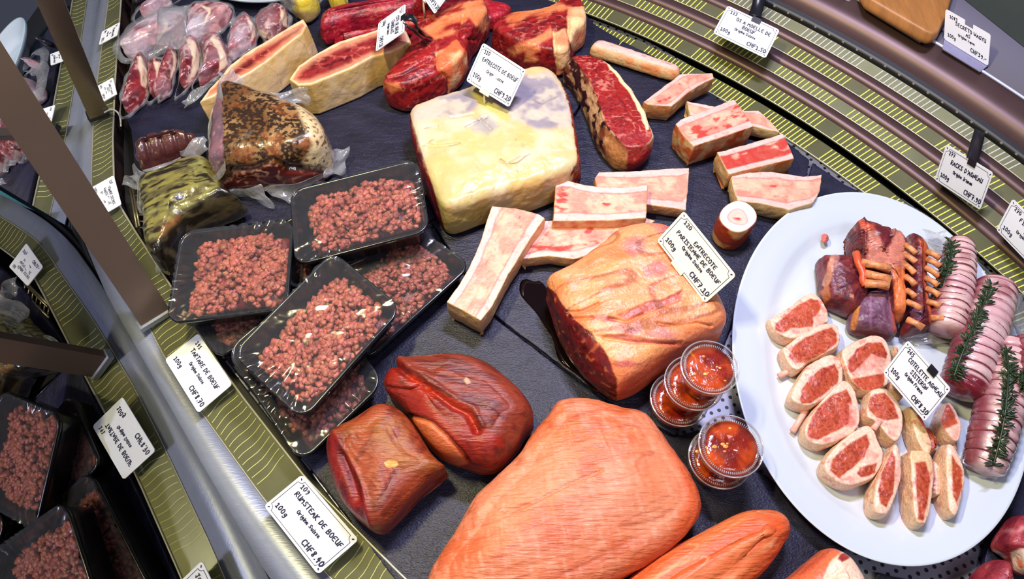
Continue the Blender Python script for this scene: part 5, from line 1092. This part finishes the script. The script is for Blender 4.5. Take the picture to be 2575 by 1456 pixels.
for a, b in (((455,515),(740,575)),((495,625),(745,685)),((490,720),(728,742))): rib(n2, a, b, .047, .052, .0050)
n3 = body('lamb_loin', N7((322,1100),(345,1050),(370,960),(420,890),(520,800),(640,760),(745,720),(765,850),(790,1000),(800,1120),(830,1238),(770,1262),(715,1275),(600,1240),(480,1215),(380,1205),(330,1160)), .036, PZ, MEATW, r=.010, crown=.003, sm=1, sil=True, sp=.0012, seed=7,
  paint=p_rack([(N7((400,940),(450,940),(430,1050),(390,1190),(350,1180),(360,1050)), (220, 140, 66), .9), (N7((535,800),(560,800),(560,1180),(540,1180)), (180, 130, 170), .6), (N7((740,860),(770,860),(810,1200),(780,1220)), (200, 90, 60), .8), (N7((350,1190),(480,1180),(600,1205),(720,1235),(820,1225),(820,1300),(330,1300)), (98, 30, 34), .95)], 7, (124, 84, 106), (98, 58, 84), 1.5), disp=rough(.003, 60))
tag(n3, 'purplish lamb loin piece in front of the racks', 'lamb loin')
n5 = body('lamb_rack', N7((855,186),(920,195),(1000,220),(1070,270),(1125,340),(1122,500),(1110,600),(1120,750),(1135,900),(1165,1000),(1172,1110),(1165,1200),(1050,1215),(940,1225),(835,1262),(870,1130),(880,1000),(880,900),(880,650),(880,400)), .040, PZ, MEATW, r=.009, crown=.003, sm=1, sil=True, sp=.0012, seed=9,
  paint=p_rack([(N7((1030,270),(1070,275),(1140,340),(1120,500),(1110,760),(1170,1000),(1180,1180),(1150,1180),(1120,960),(1070,740),(1070,500)), (214, 100, 60), .95), (N7((905,950),(1030,960),(1050,1080),(960,1060)), (140, 100, 150), .6), (N7((870,195),(905,200),(950,330),(920,330)), (180, 120, 110), .7)], 9), disp=rough(.004, 60))
tag(n5, 'dark rack of lamb with short ribs, beside the netted roast', 'rack of lamb', 'racks of lamb on the oval platter')
for a, b in (((1105,405),(1235,468)),((1105,480),(1240,550)),((1095,565),(1230,650)),((1095,665),(1218,740)),((1105,770),(1230,840)),((1110,900),(1240,945)),((1150,1060),(1270,1068))): rib(n5, a, b, .041, .046)

# ---------------------------------------------------------------- netted lamb roasts
TW = mat('twine', lin(112, 48, 56), .5)
HERB = mat('herb_leaf', lin(40, 58, 34), .35, vary=.4, vscale=120)
def roast(axis, zs, rads, label, seed, herbline, cut=None, nr=14, white=(222, 190, 186)):
    v = U(V('N2', *axis), np.array(zs)); v = chaikin(v, 2, False); v = resample(v, 60, False); L = np.linspace(0, 1, 60)
    r = np.interp(L, np.linspace(0, 1, len(rads)), rads); cap = np.minimum(1, np.sqrt(np.clip(1-(1-np.clip(L/.06, 0, 1))**2, .02, 1)))*np.sqrt(np.clip(1-(1-np.clip((1-L)/.05, 0, 1))**2, .03, 1)); r = r*cap
    rings = np.abs(np.sin(L*math.pi*nr))
    seg = 40; vv, ff_ = tube_geo(v, r*(.90+.12*rings**.5), seg)
    P = vv; a = np.tile(np.linspace(0, 2*math.pi, seg, endpoint=False), 60); l = np.repeat(L, seg)
    c = mix(lin(*white), lin(214, 170, 176), ss(.4, .65, fbm(P, 60, seed, 3)))
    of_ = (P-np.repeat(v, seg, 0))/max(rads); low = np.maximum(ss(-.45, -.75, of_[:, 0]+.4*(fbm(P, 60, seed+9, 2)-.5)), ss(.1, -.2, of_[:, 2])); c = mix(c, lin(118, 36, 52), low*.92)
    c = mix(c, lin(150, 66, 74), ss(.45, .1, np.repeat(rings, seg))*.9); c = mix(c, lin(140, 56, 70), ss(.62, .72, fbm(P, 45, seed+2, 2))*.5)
    if cut: c = mix(c, lin(120, 30, 44), ss(cut, cut+.02, l))
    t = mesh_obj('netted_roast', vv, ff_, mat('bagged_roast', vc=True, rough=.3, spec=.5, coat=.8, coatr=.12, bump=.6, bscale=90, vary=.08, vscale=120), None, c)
    tag(t, label, 'lamb roast', 'netted lamb roasts with herbs')
    mb = MB()
    for k in range(1, nr):
        i = k/nr*59; i0 = int(i); p = v[i0]; T = v[min(59, i0+1)]-v[max(0, i0-1)]; T /= np.linalg.norm(T); A = np.cross(T, [0, 0, 1.]); A /= np.linalg.norm(A); B = np.cross(A, T)
        rr_ = r[i0]*.95; pts = [p+rr_*(math.cos(b)*A+math.sin(b)*B)+T*.0012*math.sin(3*b+k) for b in np.linspace(0, 2*math.pi, 28, endpoint=False)]
        x, y = tube_geo(pts, .0010, 5, True); mb.add(x, y)
    mb.build('twine', TW, t)
    # herb sprig on top
    h = U(V('N2', *herbline[0]), np.array(herbline[1])); h = resample(chaikin(h, 2, False), 40, False); mb = MB(); x, y = tube_geo(h, .0011, 6); mb.add(x, y); rs = R_(seed)
    for k in range(170):
        p = h[rs.randint(0, 40)]; T = h[20]-h[19]; T = T/np.linalg.norm(T); s = rs.choice([-1, 1]); S_ = np.cross(T, [0, 0, 1.])
        d = T*rs.uniform(-1, .6)+S_*s*rs.uniform(.3, .9)+np.array([0, 0, rs.uniform(-.1, .35)]); d /= np.linalg.norm(d); ln = rs.uniform(.006, .012)
        q = np.array([p+d*ln*k_ for k_ in (0, .35, .75, 1)]); x, y = tube_geo(q, np.array([.0004, .0012, .0011, .0002]), 5, flat=.4); mb.add(x, y)
    mb.build('herb_sprig', HERB, t)
    return t
ro1 = roast([(440,115),(442,200),(425,330),(395,450),(368,600)], [.034,.036,.036,.034,.032], [.0150,.0175,.0195,.0205,.0185], 'netted lamb roast next to the racks, herbs on its left side', 3, ([(405,120),(395,220),(365,330),(335,420)], [.046,.050,.048,.040]), nr=16, white=(222, 186, 182))
ro2 = roast([(640,340),(600,470),(545,640),(490,800),(440,925)], [.034,.036,.036,.034,.030], [.0210,.0235,.0240,.0235,.0215], 'netted lamb roast in film in the middle with red cut end', 5, ([(612,350),(560,460),(500,600),(450,720),(412,830)], [.054,.062,.062,.060,.052]), cut=.88, nr=15, white=(216, 184, 186))
ro3 = roast([(705,645),(690,800),(655,980),(610,1160),(560,1335)], [.034,.036,.036,.034,.026], [.0210,.0225,.0225,.0215,.0180], 'netted lamb roast in film nearest the picture edge', 7, ([(690,690),(700,800),(690,960),(665,1120),(620,1290)], [.055,.060,.060,.056,.046]), nr=17)
ro4 = roast([(830,640),(830,760),(800,900)], [.047,.047,.045], [.020,.021,.018], 'dark red netted roast almost outside the right picture edge', 9, ([(790,820),(800,870)], [.066,.063]), nr=8, white=(170, 90, 104))
# clear bags around roasts
BAGF = film_mat('bag_film', white=.16, gloss=.10, rough=.10, bscale=55, bstr=.9, stretch_=(1, 1, 1), dist=.006)
def flap(name, pts, zs, parent=None, n=(14, 14), amp=.003, seed=1, m=None, label=None, cat=None, sv='F', group=None):
    """crumpled film patch between four corners"""
    q = U(V(sv, *pts), np.array(zs)); g = []; rs = R_(seed); ph = rs.uniform(0, 6, 4)
    for a in np.linspace(0, 1, n[0]):
        row = []
        for b in np.linspace(0, 1, n[1]):
            p = q[0]*(1-a)*(1-b)+q[1]*(1-a)*b+q[2]*a*b+q[3]*a*(1-b)
            row.append(p+[amp*.6*math.sin(9*a+ph[1]+3*b), amp*.6*math.cos(8*b+ph[2]), amp*math.sin(7*b+ph[0]+4*a)*math.sin(6*a+ph[3])])
        g.append(row)
    v, f = sheet_geo(g, .0003); o = mesh_obj(name, v, f, m or BAGF, parent)
    if label: tag(o, label, cat, group)
    return o
flap('bag_film', [(470,620),(560,330),(780,400),(640,700)], [.03,.05,.03,.03], ro2, seed=3, sv='N2')
flap('bag_film', [(600,560),(700,330),(800,460),(790,640)], [.035,.045,.02,.02], ro2, seed=4, sv='N2')
flap('bag_film', [(470,1330),(600,660),(560,900),(440,1250)], [.012,.04,.015,.010], ro3, seed=5, sv='N2')
flap('bag_film', [(470,1320),(640,1330),(620,1440),(540,1400)], [.012,.03,.008,.008], ro3, seed=6, sv='N2')
flap('bag_film', [(640,1280),(760,900),(820,900),(700,1340)], [.02,.02,.02,.008], ro3, seed=7, sv='N2')
flap('bag_film', [(250,60),(370,70),(400,130),(300,170)], [.030,.045,.045,.020], ro1, seed=8, sv='N2')
flap('bag_film', [(110,620),(250,660),(400,650),(460,540)], [.010,.010,.012,.030], ro1, seed=9, sv='N2', n=(14, 8))

# ---------------------------------------------------------------- vacuum bagged meats on the left
def p_wag(fats=(), seed=1, base=(150, 56, 66), dark=(100, 28, 42), haze=.15):
    def f(P, Q, u, N):
        Qw = wob(P, Q, 3, 120, seed); c = marb(P, lean(P, lin(*base), lin(*dark), .9, .4, 120, seed), lin(226, 180, 176), .85, 110, seed, .9, .45, th=.80)
        for g in fats: c = mix(c, mix(lin(246, 222, 198), lin(226, 194, 164), fbm(P, 90, seed, 2)), edge(sdp(Qw, g), 2.5))
        return mix(c, lin(206, 196, 214), haze*ss(.4, .7, fbm(P, 30, seed+8, 2)))
    return f
N5 = lambda *p: V('N5', *p)
BG = 'vacuum bagged marbled steaks'
def bag_steak(out, z, fats, label, seed, zb=.0015, edge_z=None, base=(150, 64, 72), haze=.2, r=.005, grow=6, slope=(0, 0), nofl=False):
    ctr_ = N5(*out).mean(0); big = ctr_+(N5(*out)-ctr_)*1.16
    o = body('bagged_steak', big, z, zb, BAGGED, r=r, crown=.003, sm=1, sil=True, sp=.0013, seed=seed, slope=slope, paint=p_wag([N5(*g) for g in fats], seed, base, haze=haze), disp=lambda P, Q, u, N: (fbm(P, 70, seed, 3)-.5)*.004)
    tag(o, label, 'bagged steak', BG)
    if nofl: return o
    # sealed rim of clear film around the steak
    p = chaikin(big, 2); c = p.mean(0); n = 90; p = resample(p, n); d = p-c; d /= np.linalg.norm(d, axis=1)[:, None]
    wv = np.array([math.sin(k/n*2*math.pi*9+seed)*.5+math.sin(k/n*2*math.pi*4+2*seed)*.5 for k in range(n)])
    q = p+d*(grow+5*wv)[:, None]; ze = max(zb+.003, z*.6)
    a = U(p-d*3, ze); b = U((p+q)/2, ze*.8+.0025*wv); e = U(q, max(.004, ze*.6)+.002*wv)
    g = np.stack([a, b, e]); g = np.concatenate([g, g[:, :1]], 1); v, f = sheet_geo(g, .0003); mesh_obj('bag_film', v, f, BAGF, o)
    return o
bag_steak([(285,180),(330,110),(430,40),(560,-60),(800,-80),(760,0),(640,80),(560,160),(400,230),(300,250)], .030, [[(600,60),(700,0),(760,0),(650,90)]], 'vacuum bagged marbled steak farthest back at the top edge', 41, haze=.5)
bag_steak([(830,440),(880,330),(900,200),(870,110),(980,60),(1080,45),(1200,55),(1300,70),(1372,130),(1350,220),(1280,300),(1180,370),(1050,420),(920,470)], .030, [[(1060,60),(1130,90),(1140,140),(1100,230),(1040,330),(1015,330),(1080,220),(1110,140),(1040,70)]], 'pale hazy vacuum bagged steak behind the row of standing ones', 43, base=(204, 150, 156), haze=.8)
bag_steak([(140,530),(155,470),(210,390),(300,310),(400,245),(500,190),(610,155),(720,150),(800,170),(855,250),(850,350),(800,440),(700,515),(600,540),(480,560),(400,610),(300,650),(200,640),(160,590)], .036, [[(590,170),(640,240),(640,320),(560,440),(520,470),(600,330)]], 'broad hazy vacuum bagged steak lying on top at the far left', 45, zb=.002, haze=.7, base=(190, 120, 128), grow=14)
bag_steak([(1365,690),(1350,600),(1352,480),(1400,290),(1460,220),(1535,178),(1600,260),(1650,350),(1650,430),(1620,520),(1500,600)], .030, [[(1535,178),(1640,300),(1655,400),(1600,470),(1610,380),(1560,250)]], 'small vacuum bagged steak standing beside the fat edged steak', 47, haze=.6, base=(160, 70, 84))
bag_steak([(1665,210),(1760,130),(1880,60),(1940,90),(2000,160),(2015,260),(2000,340),(1930,410),(1850,475),(1760,440),(1700,340)], .032, [[(1930,90),(1990,150),(2010,300),(1960,300),(1930,180)], [(1690,340),(1780,380),(1760,440),(1700,400)]], 'vacuum bagged marbled cube of beef next to the yellow poultry', 49, base=(140, 60, 60))
bag_steak([(1020,470),(1090,430),(1170,400),(1215,440),(1250,500),(1300,590),(1325,680),(1330,745),(1260,820),(1150,890),(1050,960),(960,1005),(950,940),(1020,820),(1065,700),(1060,600)], .028, [[(1170,400),(1215,440),(1300,600),(1330,740),(1270,800),(1230,790),(1240,680),(1210,560),(1130,450)]], 'vacuum bagged steak with cream fat, right end of the standing row', 51)
bag_steak([(755,530),(800,480),(850,445),(910,440),(965,480),(1000,560),(1015,640),(1000,800),(960,890),(860,980),(760,1075),(745,1040),(790,900),(800,780),(800,650)], .029, [[(850,450),(910,445),(970,490),(1015,640),(1000,800),(940,890),(900,880),(920,760),(930,650),(890,540)]], 'vacuum bagged steak with cream fat, second from the right in the row', 53)
bag_steak([(610,660),(660,600),(710,550),(745,600),(760,700),(740,800),(705,890),(690,960),(700,1000),(620,1090),(555,1125),(560,1060),(610,960),(640,850),(640,750)], .030, [[(690,570),(740,600),(755,700),(730,800),(690,900),(660,920),(690,800),(720,680)]], 'vacuum bagged narrow steak in the middle of the standing row', 55)
bag_steak([(425,720),(480,690),(540,700),(590,715),(605,860),(600,950),(590,1020),(520,1090),(440,1145),(410,1120),(430,1000),(425,860)], .031, [[(480,700),(590,715),(585,850),(560,1000),(500,960),(520,850),(510,780)]], 'vacuum bagged steak with pale fat strip, second from the left in the row', 57)
bag_steak([(120,1260),(135,1130),(160,1010),(190,900),(240,760),(305,635),(345,632),(380,700),(420,820),(432,930),(420,1040),(390,1120),(300,1210),(200,1275),(140,1310)], .032, [[(300,645),(345,640),(400,760),(425,900),(400,1010),(340,980),(330,860),(300,740)]], 'vacuum bagged marbled steak, nearest in the row by the front rail', 59, base=(140, 40, 48))
for pts, zz, s_ in (([(540,1280),(700,1180),(820,1060),(960,960)], .012, 61), ([(820,1250),(850,1180),(1100,1000),(1150,960)], .014, 62)):
    pass
flap('loose_film', [(815,1180),(960,1020),(1160,960),(850,1255)], [.012, .022, .03, .006], None, seed=63, sv='N5', label='clear bag corner sticking out below the row of bagged steaks', cat='bag film')
flap('loose_film', [(560,80),(900,60),(860,480),(480,640)], [.044, .042, .042, .044], None, seed=64, sv='N5', amp=.004, label='large hazy film sheet draped over the stacked bags', cat='bag film', m=film_mat('hazy_film', white=.10, gloss=.0, rough=.16, bscale=40, bstr=.8))
# poultry in a bag and dark parcel at the top edge
def p_ch(P, Q, u, N):
    return mix(mix(lin(226, 196, 40), lin(236, 220, 110), fbm(P, 60, 3, 2)), lin(170, 140, 90), ss(.3, .7, (Q[:, 1]-10)/45+fbm(P, 50, 4, 2)*.3))
ch = body('bagged_chicken', V('R1', (1700, -60), (1720, 0), (1760, 60), (1820, 140), (1880, 175), (1960, 130), (2010, 80), (2015, 0), (2000, -100)), .050, .0012, BAGGED, r=.016, crown=.004, sil=True, paint=p_ch, sp=.0018, disp=rough(.004, 40)); tag(ch, 'yellow skinned chicken in a clear bag at the top edge', 'chicken')
flap('bag_film', [(1640, 0), (1760, -60), (1880, 185), (1800, 150)], [.03, .05, .01, .006], ch, seed=66, sv='R1'); flap('bag_film', [(2000, 0), (2080, -40), (1960, 150), (1880, 180)], [.03, .02, .01, .01], ch, seed=67, sv='R1')
ch2 = body('bagged_chicken', V('R1', (2040, -80), (2050, 0), (2100, 25), (2200, 10), (2300, -20), (2300, -120)), .045, .0012, BAGGED, r=.012, crown=.003, sil=True, paint=p_ch, sp=.0018); tag(ch2, 'second yellow chicken barely showing at the top edge', 'chicken')
dk = body('bagged_parcel', V('R1', (265, 75), (275, 0), (300, -90), (480, -90), (470, -10), (400, 30), (330, 80)), .03, .0012, mat('dark_bagged', lin(26, 18, 24), .15, coat=1., bump=.9, bscale=60), r=.006, sil=True, sp=.002); tag(dk, 'black shiny parcel in the upper left corner of the slate', 'parcel')

# pastrami
pas = V('R3', (700, 300), (735, 150), (775, 62), (880, 75), (1000, 108), (1130, 150), (1250, 200), (1370, 260), (1450, 320), (1510, 410), (1545, 520), (1562, 620), (1535, 700), (1400, 765), (1250, 795), (1100, 808), (900, 812), (760, 825), (700, 845), (680, 760), (680, 520))
def p_pas(P, Q, u, N):
    Qw = wob(P, Q, 4, 110); tan = mix(lin(112, 76, 44), lin(156, 120, 80), ss(.4, .65, fbm(P, 35, 3, 2)))
    sp_ = fbm(P, 330, 5, 3); den = fbm(P, 28, 7, 2)
    c = mix(tan, lin(52, 36, 26), ss(.44, .52, sp_+.25*(den-.45))); c = mix(c, lin(150, 84, 44), ss(.55, .75, fbm(P, 60, 12, 2))*.55)
    tipd = sdp(Qw, V('R3', (1280, 200), (1450, 320), (1580, 620), (1540, 720), (1400, 760), (1350, 640), (1420, 520), (1340, 330)))
    c = mix(c, mix(lin(226, 204, 160), lin(120, 70, 40), ss(.62, .68, sp_)), edge(tipd, 8)*.85)
    low = sdp(Qw, V('R3', (860, 720), (960, 690), (1150, 640), (1250, 690), (1400, 680), (1550, 700), (1500, 900), (700, 900), (780, 800)))
    c = mix(c, marb(P, lean(P, lin(110, 40, 36), lin(56, 16, 20), .3, .3, 90, 8), lin(200, 150, 120), .8, 80, 8, th=.8), edge(low, 4))
    lf = sdp(Qw, V('R3', (600, 0), (775, 50), (782, 300), (790, 600), (770, 720), (740, 850), (600, 900)))
    c = mix(c, mix(marb(P, lean(P, lin(126, 50, 54), lin(80, 26, 34), 1.4, .3, 100, 9), lin(210, 160, 150), .9, 70, 9, 1.5, .4, th=.8), lin(150, 140, 160), .35), edge(lf, 2))
    return c
o = body('pastrami', pas, .085, .0012, BAGGED, r=.022, crown=.004, sm=1, sil=True, sp=.0013, paint=p_pas, disp=lambda P, Q, u, N: (fbm(P, 26, 4, 3)-.5)*.007+crease(Q, [V('R3', (850, 700), (1000, 690), (1140, 620), (1250, 690), (1500, 700))], 7, .006))
tag(o, 'spiced brown vacuum bagged pastrami with cut end, above the trays', 'meat')
for pts, zs, s_ in (([(690, 330), (775, 60), (790, 700), (690, 850)], [.06, .088, .07, .02], 71), ([(700, 840), (1050, 800), (1150, 960), (860, 860)], [.02, .03, .008, .012], 72), ([(1540, 560), (1680, 530), (1640, 720), (1500, 740)], [.03, .02, .01, .03], 73), ([(760, 20), (850, -10), (940, 70), (780, 100)], [.08, .075, .07, .085], 74), ([(1050, 830), (1500, 730), (1600, 700), (1250, 930)], [.02, .04, .015, .008], 75), ([(1120, 150), (1380, 110), (1410, 230), (1250, 230)], [.085, .08, .06, .07], 76)):
    flap('bag_film', pts, zs, o, seed=s_, sv='R3')
# herb crusted dark roast
hb = V('R3', (175, 722), (280, 712), (400, 660), (520, 610), (640, 585), (700, 600), (760, 760), (860, 850), (990, 910), (1010, 950), (900, 990), (700, 1065), (560, 1145), (470, 1300), (400, 1420), (310, 1350), (235, 1230), (205, 1010))
def p_hb(P, Q, u, N):
    Qw = wob(P, Q, 5, 90); Z = stretch(P, .45, .25); g = mix(lin(92, 84, 56), lin(140, 132, 70), ss(.35, .65, fbm(Z, 180, 3, 4))); g = mix(g, lin(40, 34, 24), ss(.5, .62, fbm(Z, 220, 8, 3)))
    g = mix(g, lin(150, 150, 84), ss(.60, .70, fbm(Z, 150, 9, 3))*.6)
    g = mix(g, lin(150, 96, 50), edge(sdp(Qw, V('R3', (380, 1060), (480, 1010), (520, 1080), (400, 1180), (330, 1160))), 10)*.7)
    dkk = mix(lin(30, 24, 18), lin(70, 60, 40), ss(.55, .7, fbm(Z, 120, 12, 3)))
    low = sdp(Qw, V('R3', (260, 1210), (400, 1120), (560, 980), (700, 860), (800, 760), (1100, 800), (1100, 1100), (400, 1500)))
    return mix(g, dkk, edge(low, 10))
o = body('herb_roast', hb, .060, .0012, BAGGED, r=.022, crown=.004, sm=1, sil=True, sp=.0014, paint=p_hb, disp=rough(.006, 50))
tag(o, 'vacuum bagged roast under green dried herbs at the slate corner', 'meat')
for pts, zs, s_ in (([(245, 1215), (300, 1240), (370, 1380), (330, 1430)], [.02, .02, .006, .006], 81), ([(75, 780), (160, 700), (215, 760), (180, 830)], [.012, .03, .03, .008], 82), ([(150, 640), (215, 700), (230, 1020), (200, 1000)], [.03, .05, .03, .012], 83)):
    flap('bag_film', pts, zs, o, seed=s_, sv='R3')
sa = V('R3', (135, 555), (150, 505), (200, 465), (260, 438), (370, 412), (490, 400), (580, 425), (640, 465), (655, 530), (600, 580), (480, 620), (350, 650), (260, 690), (175, 705), (150, 630))
def p_sa(P, Q, u, N):
    Z = stretch(P, .15, 1.); return mix(mix(lin(64, 30, 34), lin(96, 52, 50), fbm(P, 60, 3, 3)), lin(180, 160, 130), ss(.93, .98, ridge(P, 42, 6, 2))*.8)
o = body('cured_sausage', sa, .048, .0012, BAGGED, r=.022, crown=.003, sm=2, sil=True, sp=.0012, paint=p_sa, disp=lambda P, Q, u, N: -np.abs(np.sin((Q[:, 0]-.25*Q[:, 1])*.085))**8*.003)
tag(o, 'dark netted cured sausage in a vacuum bag left of the pastrami', 'sausage')
for pts, zs, s_ in (([(470, 560), (660, 440), (680, 540), (560, 650)], [.05, .055, .055, .03], 84), ([(230, 700), (500, 600), (420, 660), (260, 720)], [.03, .045, .045, .04], 85)):
    flap('bag_film', pts, zs, o, seed=s_, sv='R3')
tn = U(V('R3', (130, 830), (220, 840), (255, 1000), (260, 1090), (180, 1080)), -.004); mb = MB()
for k in range(7):
    t_ = k/6; x, y = tube_geo([U(V('R3', (130+12*k, 830+45*k)), -.003)[0], U(V('R3', (215+6*k, 830+45*k)), -.003)[0]], .0012, 6); mb.add(x, y)
for a, b in (((132, 825), (180, 1100)), ((150, 825), (198, 1090)), ((216, 825), (262, 1120))):
    x, y = tube_geo(U(V('R3', a, b), -.002), .0016, 6); mb.add(x, y)
tag(mb.build('wire_grid', mat('wire_steel', lin(150, 140, 120), .3, metal=.8)), 'bit of wire grid showing between rail and herb roast', 'grid')
